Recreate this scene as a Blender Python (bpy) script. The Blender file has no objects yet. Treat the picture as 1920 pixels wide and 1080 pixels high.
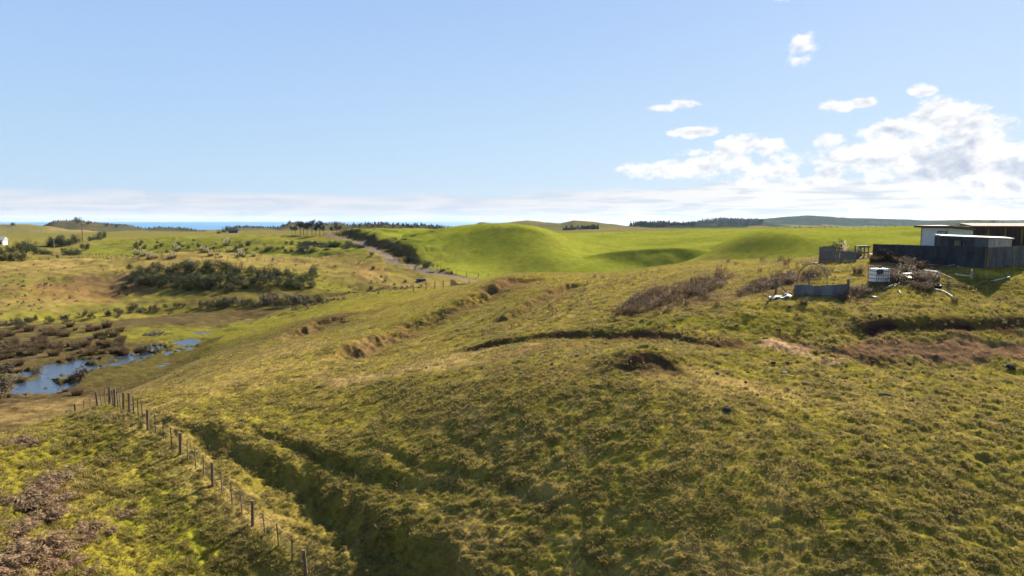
import bpy, math, random
import numpy as np
from mathutils import Vector, Matrix
random.seed(7); RNG = np.random.default_rng(11)
R = math.radians
S = bpy.context.scene
C = S.collection
# ---------------------------------------------------------------- camera, world, sun, exposure
F = 1280.0; CX = 960.0; CY = 540.0; HOR = 410.5; CAMZ = 20.0
PITCH = math.atan((CY - HOR) / F)
cd = bpy.data.cameras.new('camera'); cam = bpy.data.objects.new('camera', cd); C.objects.link(cam)
cd.sensor_width = 36; cd.lens = 24.0; cd.clip_start = 0.3; cd.clip_end = 90000
cam.location = (0, 0, CAMZ); cam.rotation_euler = (math.pi/2 - PITCH, 0, 0)
S.camera = cam
SUN_AZ = R(33); SUN_EL = R(31)          # azimuth to the right of the view axis (+Y)
sd = bpy.data.lights.new('sun', 'SUN'); sun = bpy.data.objects.new('sun', sd); C.objects.link(sun)
sd.energy = 5.0; sd.angle = R(0.5); sd.color = (1.0, 0.92, 0.78)
sdir = Vector((math.sin(SUN_AZ)*math.cos(SUN_EL), math.cos(SUN_AZ)*math.cos(SUN_EL), math.sin(SUN_EL)))
sun.rotation_euler = sdir.to_track_quat('Z', 'Y').to_euler(); sun.location = (0, 0, 80)
S.view_settings.view_transform = 'Standard'; S.view_settings.look = 'None'
EXPO = 2.0; S.view_settings.exposure = EXPO; S.view_settings.gamma = 1
S.cycles.use_denoising = True; S.cycles.denoising_prefilter = 'FAST'; S.cycles.volume_bounces = 0; S.cycles.max_bounces = 5; S.cycles.transparent_max_bounces = 6
W = bpy.data.worlds.new('World'); S.world = W; W.use_nodes = True

class NT:
    def __init__(s, tree): s.t = tree; s.n = tree.nodes; s.l = tree.links
    def put(s, sock, v):
        if v is None: return
        if isinstance(v, bpy.types.NodeSocket): s.l.new(v, sock)
        else: sock.default_value = v
    def m(s, op, a, b=None, c=None, clamp=False):
        n = s.n.new('ShaderNodeMath'); n.operation = op; n.use_clamp = clamp
        for i, v in enumerate((a, b, c)):
            if v is not None: s.put(n.inputs[i], v)
        return n.outputs[0]
    def mix(s, f, a, b, blend='MIX'):
        n = s.n.new('ShaderNodeMix'); n.data_type = 'RGBA'; n.blend_type = blend
        s.put(n.inputs[0], f); s.put(n.inputs[6], a); s.put(n.inputs[7], b); return n.outputs[2]
    def noise(s, vec, scale, detail=4, rough=.5, dist=0.0, out=0):
        n = s.n.new('ShaderNodeTexNoise'); s.put(n.inputs['Vector'], vec); n.inputs['Scale'].default_value = scale
        n.inputs['Detail'].default_value = detail; n.inputs['Roughness'].default_value = rough
        n.inputs['Distortion'].default_value = dist; return n.outputs[out]
    def ramp(s, v, a, b, smooth=True):
        n = s.n.new('ShaderNodeMapRange'); n.interpolation_type = 'SMOOTHSTEP' if smooth else 'LINEAR'
        s.put(n.inputs[0], v); n.inputs[1].default_value = a; n.inputs[2].default_value = b; return n.outputs[0]
    def xyz(s, x, y, z):
        n = s.n.new('ShaderNodeCombineXYZ'); s.put(n.inputs[0], x); s.put(n.inputs[1], y); s.put(n.inputs[2], z); return n.outputs[0]

def build_world():
    w = NT(W.node_tree); w.n.clear()
    out = w.n.new('ShaderNodeOutputWorld'); bg = w.n.new('ShaderNodeBackground'); w.l.new(bg.outputs[0], out.inputs[0])
    sky = w.n.new('ShaderNodeTexSky'); sky.sky_type = 'NISHITA'; sky.sun_disc = False
    sky.sun_elevation = SUN_EL; sky.sun_rotation = SUN_AZ; sky.air_density = 1.0; sky.dust_density = 0.6; sky.ozone_density = 2.0
    tc = w.n.new('ShaderNodeTexCoord'); sp = w.n.new('ShaderNodeSeparateXYZ'); w.l.new(tc.outputs['Generated'], sp.inputs[0])
    x, y, z = sp.outputs
    az = w.m('ARCTAN2', x, y)
    hyp = w.m('SQRT', w.m('ADD', w.m('MULTIPLY', x, x), w.m('MULTIPLY', y, y)))
    el = w.m('ARCTAN2', z, hyp)
    P = w.xyz(az, el, 0.0)
    # edge noise displaces the cloud outlines
    n1 = w.noise(w.xyz(w.m('MULTIPLY', az, 1.0), w.m('MULTIPLY', el, 1.7), 0.3), 26, 9, .66)
    n2 = w.noise(w.xyz(w.m('MULTIPLY', az, 1.0), w.m('MULTIPLY', el, 1.6), 5.3), 60, 4, .6)
    lst = [  # px, py, half width, half height, density
        (1487, 106, 29, 25, 1), (1482, 92, 12, 14, .8), (1278, 205, 26, 8, 1), (1240, 212, 28, 7, .9), (1556, 208, 32, 11, 1), (1598, 202, 30, 9, 1), (1715, 181, 30, 13, 1),
        (1300, 255, 44, 10, 1), (1258, 257, 30, 5, .7), (1385, 282, 66, 20, 1), (1440, 272, 24, 12, 1), (1310, 292, 60, 9, .8), (1452, 4, 34, 14, 1), (1548, 4, 15, 13, 1),
        (1290, 320, 115, 18, 1.1), (1350, 305, 60, 18, 1), (1420, 330, 66, 22, 1.1), (1190, 322, 60, 8, .8), (1545, 330, 32, 18, 1.1), (1500, 347, 90, 14, .9),
        (1745, 232, 52, 40, 1.35), (1790, 250, 55, 34, 1.2), (1700, 290, 120, 36, 1.35), (1820, 275, 80, 42, 1.3), (1570, 300, 135, 16, 1.1), (1650, 262, 52, 28, 1.15), (1545, 275, 34, 16, .9), (1620, 290, 80, 24, 1.2), (1800, 318, 170, 38, 1.4), (1910, 325, 110, 48, 1.35),
        (1912, 285, 55, 28, 1), (1868, 272, 24, 17, .9), (1850, 345, 150, 24, 1.2), (2010, 300, 110, 60, 1.2), (2180, 330, 160, 50, 1), (2400, 280, 170, 60, 1), (-200, 330, 130, 14, .8),
        (2700, 220, 160, 60, 1), (-900, 250, 220, 40, 1)]
    dm = None; vs = None
    for (px, py, a, b, d) in lst:
        ca = math.atan((px-CX)/F) if -300 < px < 2300 else (px-CX)/F; ce = math.atan((414-py)/F*math.cos(math.atan((px-CX)/F)))
        k = math.cos(math.atan((px-CX)/F)) if -300 < px < 2300 else .7
        a_ = a/F*k*k*1.12; b_ = b/F*k*1.12
        qx = w.m('MULTIPLY', w.m('SUBTRACT', az, ca), 1/a_); qy = w.m('MULTIPLY', w.m('SUBTRACT', el, ce), 1/b_)
        q = w.m('SUBTRACT', d, w.m('ADD', w.m('MULTIPLY', qx, qx), w.m('MULTIPLY', qy, qy)))
        dm = q if dm is None else w.m('SMOOTH_MAX', dm, q, .35)
    edge = w.m('ADD', dm, w.m('MULTIPLY', w.m('SUBTRACT', n1, .5), 4.7))
    edge = w.m('ADD', edge, w.m('MULTIPLY', w.m('SUBTRACT', n2, .5), 1.6))
    cm = w.ramp(edge, -.08, .95)
    # flat cloud deck near the horizon
    s1 = w.noise(w.xyz(w.m('MULTIPLY', az, .8), w.m('MULTIPLY', el, 7.0), 1.0), 9, 6, .6, .2)
    s2 = w.noise(w.xyz(w.m('MULTIPLY', az, .8), w.m('MULTIPLY', el, 9.0), 2.0), 12, 6, .6, .5)
    top = w.m('ADD', .036, w.m('MULTIPLY', w.ramp(az, -.05, .35), .016))
    prof = w.m('SUBTRACT', w.m('ADD', top, w.m('MULTIPLY', w.m('SUBTRACT', s1, .5), .03)), el)
    bm = w.ramp(prof, -.003, .010)
    gap = w.ramp(s2, .33, .52)
    right = w.ramp(az, -.2, .45)
    bm = w.m('MULTIPLY', bm, w.m('ADD', .72, w.m('MULTIPLY', gap, .28)))
    # cloud shading: relief lit from the sun side, greyer undersides where thick
    sh = w.noise(w.xyz(w.m('ADD', az, .004), w.m('ADD', w.m('MULTIPLY', el, 1.7), .014), .3), 26, 5, .55)
    rel = w.m('MULTIPLY', w.m('SUBTRACT', n1, sh), 2.2)
    big = w.noise(w.xyz(az, w.m('MULTIPLY', el, 1.5), 9.0), 17, 5, .55)
    thick = w.m('MULTIPLY', w.ramp(dm, .45, 1.25), w.ramp(big, .43, .60))
    light = w.m('SUBTRACT', w.m('ADD', 1.0, w.m('MULTIPLY', rel, 1.15)), w.m('MULTIPLY', thick, .8), clamp=True)
    ccol = w.mix(light, (.56, .63, .76, 1), (1.04, 1.04, 1.04, 1))
    bl = w.ramp(w.m('ADD', s2, w.m('MULTIPLY', right, .05)), .38, .6)
    bcol = w.mix(bl, (.66, .72, .83, 1), w.mix(right, (.80, .82, .88, 1), (.97, .97, .95, 1)))
    k = 1/(.05*2**EXPO)
    grad = w.n.new('ShaderNodeValToRGB'); cr_ = grad.color_ramp
    st = [(0, (.60, .75, .90)), (.10, (.51, .70, .915)), (.22, (.43, .62, .91)), (.42, (.31, .49, .87)), (1, (.20, .37, .76))]
    while len(cr_.elements) < len(st): cr_.elements.new(.5)
    for e, (p_, c_) in zip(cr_.elements, st): e.position = p_; e.color = (*c_, 1)
    w.l.new(w.m('MULTIPLY', w.m('MAXIMUM', el, 0.0), 1.0), grad.inputs[0])
    right2 = w.ramp(az, -.5, .9, False)
    g2 = w.mix(1.0, grad.outputs[0], w.mix(right2, (.94, .97, 1.0, 1), (1.14, 1.07, 1.01, 1)), 'MULTIPLY')
    g2 = w.mix(1.0, g2, (k, k, k, 1), 'MULTIPLY')
    skn = w.mix(1.0, sky.outputs[0], (12, 12, 12, 1), 'DARKEN')
    skyc = w.mix(.05, g2, skn)
    kc = (k, k, k, 1)
    col = w.mix(bm, skyc, w.mix(1.0, bcol, kc, 'MULTIPLY'))
    col = w.mix(cm, col, w.mix(1.0, ccol, kc, 'MULTIPLY'))
    w.l.new(col, bg.inputs[0]); bg.inputs[1].default_value = .05
SKYTINT = (1.0, 1.0, 1.0, 1)
build_world()

# ---------------------------------------------------------------- numpy helpers
TAB = RNG.random((256, 256)).astype(np.float32)
def vnoise(x, y):
    xi = np.floor(x); yi = np.floor(y); fx = (x-xi); fy = (y-yi)
    fx = fx*fx*fx*(fx*(fx*6-15)+10); fy = fy*fy*fy*(fy*(fy*6-15)+10)
    xi = xi.astype(np.int64) & 255; yi = yi.astype(np.int64) & 255; x1 = (xi+1) & 255; y1 = (yi+1) & 255
    a = TAB[xi, yi]; b = TAB[x1, yi]; c = TAB[xi, y1]; d = TAB[x1, y1]
    return (a + (b-a)*fx + (c-a)*fy + (a-b-c+d)*fx*fy) * 2 - 1
def fbm(x, y, wl, octv=4, gain=.5, seed=0):
    s = np.zeros_like(x, dtype=float); a = 1.0; t = 0; f = 1.0/wl
    for i in range(octv):
        c, sn = math.cos(i*1.3+seed), math.sin(i*1.3+seed)
        s += a*vnoise((x*c-y*sn)*f+17.3*i+seed*7.1, (x*sn+y*c)*f+5.7*i+seed*3.3); t += a; a *= gain; f *= 2.03
    return s/t
def sstep(a, b, x):
    t = np.clip((x-a)/(b-a), 0, 1); return t*t*(3-2*t)
def ray(px, py):
    a = (px-CX)/F; b = (CY-py)/F; c, s = math.cos(PITCH), math.sin(PITCH)
    return a, c + b*s, b*c - s          # x right, y forward, z up
def at(px, py, Y):
    a, f, u = ray(px, py); k = Y/f; return a*k, Y, CAMZ + u*k

# ---------------------------------------------------------------- terrain control points: pixel + forward distance, and hidden (px, Y, below camera)
P = []
def col(px, *pts):
    for p in pts:
        if len(p) == 2: P.append(at(px, p[0], p[1]))
        else: P.append(((px-CX)/F*p[0], p[0], CAMZ-p[1]))
col(-260, (1080, 22), (960, 26.5), (880, 32), (845, 37), (50, 18, 0), (760, 69), (690, 88), (620, 118), (580, 140), (540, 165), (500, 205), (470, 270), (450, 430), (436, 640))
col(0, (1080, 24.5), (960, 29.5), (880, 34.5), (835, 38), (50, 17.3, 0), (60, 19, 0), (750, 72), (690, 88), (625, 115), (600, 128), (560, 150), (520, 180), (490, 215), (475, 260), (465, 300), (448, 460), (436, 700))
col(120, (1080, 26), (960, 31), (860, 37), (800, 43), (780, 46), (58, 18, 0), (740, 74.5), (690, 88), (630, 112.6), (605, 128), (580, 142), (540, 165), (500, 205), (480, 250), (462, 330), (447, 450), (437, 640))
col(250, (1080, 28), (960, 32.5), (920, 34), (860, 37), (800, 40.2), (772, 43), (748, 47), (60, 17, 0), (705, 83.5), (660, 99), (620, 118), (595, 134), (570, 148), (545, 163), (500, 190), (484, 225), (470, 300), (455, 370), (443, 480), (437, 640))
col(400, (1080, 29.7), (960, 33), (912, 35), (880, 36.3), (800, 41), (740, 47), (700, 57), (670, 73), (645, 97), (615, 124), (590, 138), (560, 152), (545, 160), (500, 185), (480, 230), (462, 290), (450, 330), (442, 420), (436, 640))
col(520, (1080, 30.5), (1030, 31.5), (920, 35.8), (830, 40), (760, 45), (700, 52), (660, 66), (625, 88), (600, 112), (575, 145), (560, 156), (530, 170), (495, 200), (482, 235), (465, 285), (448, 330), (441, 430), (436, 640))
col(600, (1080, 30.5), (960, 34.5), (900, 37), (800, 41.7), (720, 48.5), (690, 54), (650, 66), (620, 80), (590, 100), (568, 122), (555, 160), (530, 180), (500, 205), (480, 240), (465, 285), (447, 335), (440, 430), (435, 640))
col(700, (1080, 30), (960, 34), (860, 38), (760, 43.7), (705, 50), (670, 58), (630, 70), (595, 86), (565, 105), (549, 125), (540, 178), (520, 188), (495, 205), (475, 235), (462, 262), (445, 300), (434, 340), (431, 390), (434, 640))
col(760, (1080, 29.5), (960, 33.5), (860, 37.7), (760, 43), (700, 48), (682, 52), (640, 62), (600, 76), (570, 92), (550, 110), (542, 122), (150, 15.5, 0), (531, 183), (515, 195), (500, 208), (475, 240), (450, 300), (436, 345), (431, 420), (640, 11, 0))
col(880, (1080, 28.5), (960, 32.5), (860, 36.5), (760, 41.2), (700, 46), (673, 51), (640, 58), (600, 68), (560, 82), (533, 98), (140, 14.5, 0), (519, 198), (502, 210), (470, 230), (445, 246), (428, 266), (423, 285), (350, 8, 0), (450, 12, 0), (640, 12, 0))
col(960, (1080, 28), (900, 34), (760, 40), (692, 45), (650, 51), (620, 57), (580, 66), (540, 80), (514, 95), (140, 14, 0), (509, 206), (492, 214), (470, 224), (450, 234), (435, 248), (428, 266), (340, 10, 0), (460, 11, 0), (640, 11, 0))
col(1030, (500, 205), (482, 212), (462, 226), (447, 242), (436, 262), (330, 10, 0))
col(1100, (1080, 27.3), (900, 32.7), (780, 37.7), (706, 42), (660, 47), (632, 51), (620, 52.5), (580, 60), (540, 73), (513, 90), (130, 13, 0), (160, 15.5, 0), (506, 205), (482, 235), (466, 262), (455, 300), (446, 350), (440, 430), (640, 11, 0))
col(1220, (1080, 26.5), (900, 31.5), (780, 36.5), (730, 39), (694, 42), (655, 46.5), (640, 48.5), (622, 50), (580, 55), (540, 65), (515, 77), (504, 84), (120, 12, 0), (160, 15.5, 0), (511, 198), (506, 225), (474, 262), (457, 310), (440, 400), (640, 10, 0))
col(1320, (1080, 26), (900, 31), (780, 36), (700, 41.5), (660, 45.5), (640, 48), (580, 54), (540, 61), (510, 73), (490, 86), (120, 11, 0), (160, 13, 0), (495, 210), (470, 255), (454, 285), (438, 360), (431, 430), (640, 9, 0))
col(1400, (1080, 26), (900, 30.8), (780, 36), (700, 42), (665, 45), (650, 46.5), (625, 49.5), (590, 52), (560, 56), (530, 63), (500, 77), (486, 88), (120, 10, 0), (485, 180), (467, 184.5), (452, 188.5), (444, 197), (442, 235), (433, 330), (640, 9, 0))
col(1480, (1080, 25.7), (900, 30.6), (780, 36), (700, 42), (660, 45.5), (625, 49.5), (590, 52), (556, 56), (530, 61), (500, 72), (486, 82), (120, 10, 0), (484, 174), (465, 180), (450, 184.5), (444, 195), (442, 240), (432, 330), (640, 9, 0))
col(1560, (1080, 25.5), (900, 30.5), (780, 36.2), (700, 42.5), (660, 46), (620, 49.5), (590, 52), (556, 56), (530, 60), (500, 68), (491, 72), (95, 5.5, 0), (130, 8.5, 0), (462, 195), (448, 235), (434, 300), (429, 360), (640, 9, 0))
col(1700, (1080, 25), (900, 30.5), (780, 36.5), (700, 43), (680, 45), (620, 49), (590, 51.5), (560, 54.5), (530, 59), (500, 65), (490, 68), (90, 3.9, 0), (120, 5, 0), (170, 6, 0), (440, 240), (430, 300), (400, 5, 0), (640, 8, 0))
col(1850, (1080, 25.5), (900, 31), (780, 37), (700, 43.5), (690, 44.5), (640, 48), (600, 51), (562, 54.5), (530, 57.5), (506, 60), (70, 3.9, 0), (90, 3.7, 0), (140, 5, 0), (250, 5, 0), (400, 5, 0), (640, 8, 0))
col(2050, (1080, 26), (780, 37.5), (700, 44), (600, 51), (540, 57), (515, 61), (90, 3.5, 0), (140, 5, 0), (300, 6, 0), (640, 8, 0))
P = np.array(P)
def pol(x, y): return np.arctan2(x, y), np.log(np.maximum(np.hypot(x, y), .01))
ca, cr = pol(P[:, 0], P[:, 1])
def tk(d2): return .5*d2*np.log(d2+1e-12)
n = len(P)
K = tk((ca[:, None]-ca)**2 + (cr[:, None]-cr)**2) + np.eye(n)*2e-5
A = np.zeros((n+3, n+3)); A[:n, :n] = K; A[:n, n] = 1; A[:n, n+1] = ca; A[:n, n+2] = cr; A[n:, :n] = A[:n, n:].T
wgt = np.linalg.solve(A, np.r_[P[:, 2], 0, 0, 0])
GA = np.linspace(R(-44), R(44), 360); GR = np.linspace(math.log(15), math.log(640), 420)
ga, gr = np.meshgrid(GA, GR, indexing='ij')
G = np.empty(ga.shape)
for i in range(len(GA)):
    G[i] = tk((ga[i][:, None]-ca)**2 + (gr[i][:, None]-cr)**2) @ wgt[:n] + wgt[n] + wgt[n+1]*ga[i] + wgt[n+2]*gr[i]
def bil(Gd, a, r):
    fa = np.clip((a-GA[0])/(GA[1]-GA[0]), 0, len(GA)-1.001); fr = np.clip((r-GR[0])/(GR[1]-GR[0]), 0, len(GR)-1.001)
    i = fa.astype(int); j = fr.astype(int); u = fa-i; v = fr-j
    return (Gd[i, j]*(1-u)*(1-v) + Gd[i+1, j]*u*(1-v) + Gd[i, j+1]*(1-u)*v + Gd[i+1, j+1]*u*v)
# far ridges: pixel profile of the crest, distance, half thickness
RIDGES = [
    (1150, 130, [(-300, 424), (0, 419), (60, 421), (95, 425), (130, 431), (200, 440)]),
    (1500, 170, [(60, 440), (85, 422), (105, 414), (150, 415), (190, 419), (240, 423), (275, 430), (300, 428), (350, 430), (372, 434), (395, 440)]),
    (1250, 110, [(400, 440), (425, 431), (445, 424), (490, 424), (520, 428), (545, 419), (570, 424), (600, 424), (640, 422), (660, 426)]),
    (900, 90, [(600, 440), (640, 424), (665, 421), (690, 419), (720, 418), (745, 421), (790, 422), (830, 425), (870, 430), (930, 440)]),
    (1300, 120, [(850, 440), (900, 418), (950, 417), (985, 413), (1020, 415), (1050, 417), (1075, 412), (1100, 415), (1130, 419), (1180, 426), (1240, 428), (1300, 432), (1400, 440)]),
    (1600, 130, [(1120, 430), (1180, 424), (1240, 421), (1300, 421), (1340, 424), (1400, 430)]),
    (2600, 260, [(1230, 430), (1280, 420), (1330, 414), (1380, 414), (1420, 416), (1480, 424)]),
    (4200, 420, [(1260, 430), (1340, 415), (1420, 411), (1470, 406), (1510, 404), (1560, 407), (1600, 409), (1660, 410), (1720, 413), (1790, 413), (1900, 417)]),
    (6500, 600, [(1400, 424), (1600, 414), (1700, 414), (1800, 412), (1900, 413), (2100, 409), (2400, 412)]),
    (2400, 200, [(1640, 440), (1720, 420), (1760, 415), (1800, 413.5), (1850, 414), (1900, 418), (1960, 424)]),
    (900, 90, [(1380, 440), (1430, 427), (1500, 426), (1545, 423), (1580, 426), (1620, 430), (1680, 426), (1720, 424), (1790, 427), (1900, 425), (2100, 422)]),
]
def Hbase(x, y):
    a, r = pol(x, y); rr = np.hypot(x, y)
    aa = np.clip(a, GA[0], GA[-1])
    z = bil(G, aa, np.clip(r, GR[0], GR[-1]))
    far = sstep(450, 640, rr)
    yy = np.maximum(y, rr*.15)
    pu = CX + F*np.clip(x/yy, -3, 3)
    kr = sstep(1100, 1300, pu)
    landz = CAMZ - (11 + np.clip(rr-640, 0, 900)*.019)*(1-kr) - (10.5 + np.clip(rr-640, 0, 3000)*.010)*kr
    z = z*(1-far) + landz*far
    for (Yc, wd, prof) in RIDGES:
        m = (rr > Yc-3.2*wd)
        if not m.any(): continue
        if np.ndim(m) == 0: m = np.array([m])
        p = np.array(prof, float)
        py = np.interp(pu[m], p[:, 0], p[:, 1], left=446, right=446)
        top = CAMZ - (py-HOR)/F*Yc
        g = np.exp(-((y[m]-Yc - 60*vnoise(pu[m]/90, y[m]*0))/wd)**2)
        zz = z[m]; bump = zz + (top-zz)*g
        z[m] = np.where(top > zz, bump, zz)
    coast = sstep(1720, 1950, y)*(1-sstep(1120, 1330, pu))
    z = z - coast*70
    side = np.maximum(sstep(R(44), R(100), np.abs(a)), 1-sstep(7, 15, rr))
    return z*(1-side) + 6.5*side
def pixw(px, py, fn=None, lo=10, hi=7000):
    fn = fn or Hbase
    a, f, u = ray(px, py)
    t = np.exp(np.linspace(math.log(lo), math.log(hi), 640))
    for it in range(2):
        X = a*t; Y = f*t; Z = CAMZ + u*t
        d = Z - fn(X, Y); k = int(np.argmax(d < 0))
        if d[k] >= 0: return X[-1], Y[-1]
        if k == 0: return X[0], Y[0]
        if it == 0: t = np.linspace(t[k-1], t[k], 14)
    q = d[k-1]/(d[k-1]-d[k]); tt = t[k-1]+(t[k]-t[k-1])*q
    return a*tt, f*tt
def PW(pts, fn=None): return np.array([pixw(p[0], p[1], fn) for p in pts])
def near_poly(x, y, L, reach):
    """signed distance (left of travel positive) and parameter 0..1 along polyline; far points keep 1e9"""
    D = np.full(x.shape, 1e9); T = np.zeros(x.shape)
    m = (x > L[:, 0].min()-reach) & (x < L[:, 0].max()+reach) & (y > L[:, 1].min()-reach) & (y < L[:, 1].max()+reach)
    if not m.any(): return D, T, m
    xs, ys = x[m], y[m]; best = np.full(xs.shape, 1e9); sg = np.ones(xs.shape); tt = np.zeros(xs.shape)
    seg = np.hypot(*(L[1:]-L[:-1]).T); cum = np.r_[0, np.cumsum(seg)]
    for i in range(len(L)-1):
        ax, ay = L[i]; bx, by = L[i+1]; dx, dy = bx-ax, by-ay; l2 = dx*dx+dy*dy+1e-9
        t = np.clip(((xs-ax)*dx+(ys-ay)*dy)/l2, 0, 1)
        d = np.hypot(xs-ax-t*dx, ys-ay-t*dy); c = dx*(ys-ay)-dy*(xs-ax)
        k = d < best; best[k] = d[k]; sg[k] = np.sign(c[k]+1e-9); tt[k] = ((cum[i]+t*seg[i])/cum[-1])[k]
    D[m] = best*sg; T[m] = tt
    return D, T, m
def in_poly(x, y, L):
    r = np.zeros(x.shape, bool); n = len(L); m = (x > L[:, 0].min()) & (x < L[:, 0].max()) & (y > L[:, 1].min()) & (y < L[:, 1].max())
    if not m.any(): return r
    xs, ys = x[m], y[m]; q = np.zeros(xs.shape, bool)
    for i in range(n):
        x1, y1 = L[i]; x2, y2 = L[(i+1) % n]
        if y1 == y2: continue
        q ^= ((y1 > ys) != (y2 > ys)) & (xs < (x2-x1)*(ys-y1)/(y2-y1)+x1)
    r[m] = q; return r
def smooth_line(L, k=4):
    L = np.array(L, float); out = []
    for i in range(len(L)-1):
        p0, p1, p2, p3 = L[max(i-1, 0)], L[i], L[i+1], L[min(i+2, len(L)-1)]
        for t in np.linspace(0, 1, k, endpoint=False):
            out.append(.5*((2*p1)+(-p0+p2)*t+(2*p0-5*p1+4*p2-p3)*t*t+(-p0+3*p1-3*p2+p3)*t**3))
    out.append(L[-1]); return np.array(out)

# scarps: pixel polyline from left to right (high ground lies beyond), drop, decay up, decay down, edge width
SC = [
    ([(325, 790), (370, 808), (430, 838), (500, 872), (570, 912), (640, 955), (710, 1000), (780, 1050), (850, 1100), (960, 1190)], 1.35, 3.2, 1.4, .85),
    ([(430, 790), (520, 832), (600, 858), (680, 885), (760, 905), (830, 912), (900, 925)], .45, 2.0, 1.2, .3),
    ([(640, 845), (740, 860), (860, 885), (980, 915), (1100, 955)], .28, 1.5, 1.0, .3),
    ([(840, 664), (900, 648), (980, 634), (1060, 629), (1140, 627), (1220, 625), (1280, 634), (1330, 646), (1380, 644), (1430, 636)], .42, 3.0, 1.6, .30),
    ([(1430, 636), (1470, 632), (1540, 650), (1620, 668), (1700, 678)], .45, 2.0, 1.8, .5),
    ([(1560, 622), (1640, 612), (1700, 606), (1760, 604), (1840, 606), (1920, 603), (2000, 600)], .55, 3.0, 2.2, .42),
    ([(600, 680), (700, 642), (790, 606), (850, 584), (900, 560), (950, 535), (1000, 514)], 1.8, 5.0, 4.5, 1.3),
    ([(900, 612), (960, 585), (1010, 560), (1050, 540), (1090, 528)], .9, 2.5, 2.2, .6),
    ([(520, 640), (590, 608), (640, 594), (660, 590)], 1.4, 4.0, 3.5, 1.1),
    ([(1370, 585), (1430, 575), (1520, 583), (1620, 592)], .3, 2.5, 1.5, .8),
    ([(1150, 700), (1180, 690), (1225, 684), (1262, 694), (1282, 712)], .45, 1.2, 1.0, .35),
    ([(622, 440), (660, 441), (690, 450), (715, 462), (740, 476), (765, 494), (775, 503)], 5.0, 14, 10, 2.6),
    ([(300, 470), (420, 474), (520, 474), (600, 474), (690, 473)], 3.0, 22, 10, 5.0),
    ([(230, 472), (330, 468), (450, 460)], 2.0, 12, 8, 3.0),
]
SCW = [(smooth_line(PW(p)), d, du, dd, w) for (p, d, du, dd, w) in SC]
SOILFACE = {0: .15, 3: .9, 4: .8, 5: 1.2, 6: .85, 7: .7, 8: .8, 10: .95, 11: .95}
MND = pixw(1212, 684); KNOLL = (at(1212, 470, 224)[0], 224.0)
KN = [(KNOLL[0]+1, KNOLL[1], 7.6, 22, 17, 24, .06), (at(985, 440, 243)[0], 243, 2.2, 20, 16, 30, .2)]
ROAD = smooth_line(np.array([pixw(*p) for p in ((905, 523), (880, 522), (850, 519), (810, 513), (775, 504), (745, 490), (722, 474), (705, 463), (690, 457))] +
       [(at(p, 445, Yd)[0], Yd) for p, Yd in ((668, 312), (645, 335), (618, 360), (600, 400))]), 5)
def offset_line(L, d):
    t = np.gradient(L, axis=0); t /= np.linalg.norm(t, axis=1)[:, None]; return L + np.c_[t[:, 1], -t[:, 0]]*d
_r = ROAD[(ROAD[:, 1] > 208) & (ROAD[:, 1] < 372)][::-1]
_r = _r[::-1] if _r[0, 1] < _r[-1, 1] else _r
_q = _r[np.linspace(0, len(_r)-1, 5).astype(int)]
SCW[11] = (smooth_line(offset_line(smooth_line(_q, 5), -5.8), 1), 5.0, 9, 6, 2.6)
NEARF = smooth_line(PW([(560, 1100), (583, 1080), (529, 1038), (435, 947), (363, 878), (297, 816), (241, 772)]), 2)[::-1]
POND = [(350, 646, 34, 10), (225, 682, 45, 15), (110, 705, 75, 26), (50, 738, 80, 20), (300, 655, 20, 5), (-80, 730, 60, 26)]
PONDW = []
for (px, py, a, b) in POND:
    x0, y0 = pixw(px, py); x1, y1 = pixw(px+a, py); x2, y2 = pixw(px, py-b); PONDW.append((x0, y0, abs(x1-x0), abs(y2-y0)))
WATER = CAMZ-18.95
def pondmask(x, y):
    q = np.zeros_like(x)
    for (x0, y0, a, b) in PONDW: q = np.maximum(q, 1-np.hypot((x-x0)/a, (y-y0)/b))
    return q
MARSH = np.array([pixw(*p) for p in ((-500, 620), (-200, 605), (0, 612), (200, 602), (330, 586), (480, 570), (560, 556), (640, 549), (690, 549), (560, 578), (440, 602), (420, 625), (400, 652), (340, 690), (290, 716), (250, 738), (-40, 790), (-500, 800))])
MARSH = np.vstack([MARSH[:-3], np.array([at(262, 740, 68)[:2], at(120, 760, 57)[:2], at(-500, 760, 55)[:2]])])
def lump(x, y):
    """how lumpy the turf is: 0..1"""
    return np.clip(.55 + .6*fbm(x, y, 14, 3, .5, 4), .1, 1.2)
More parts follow.
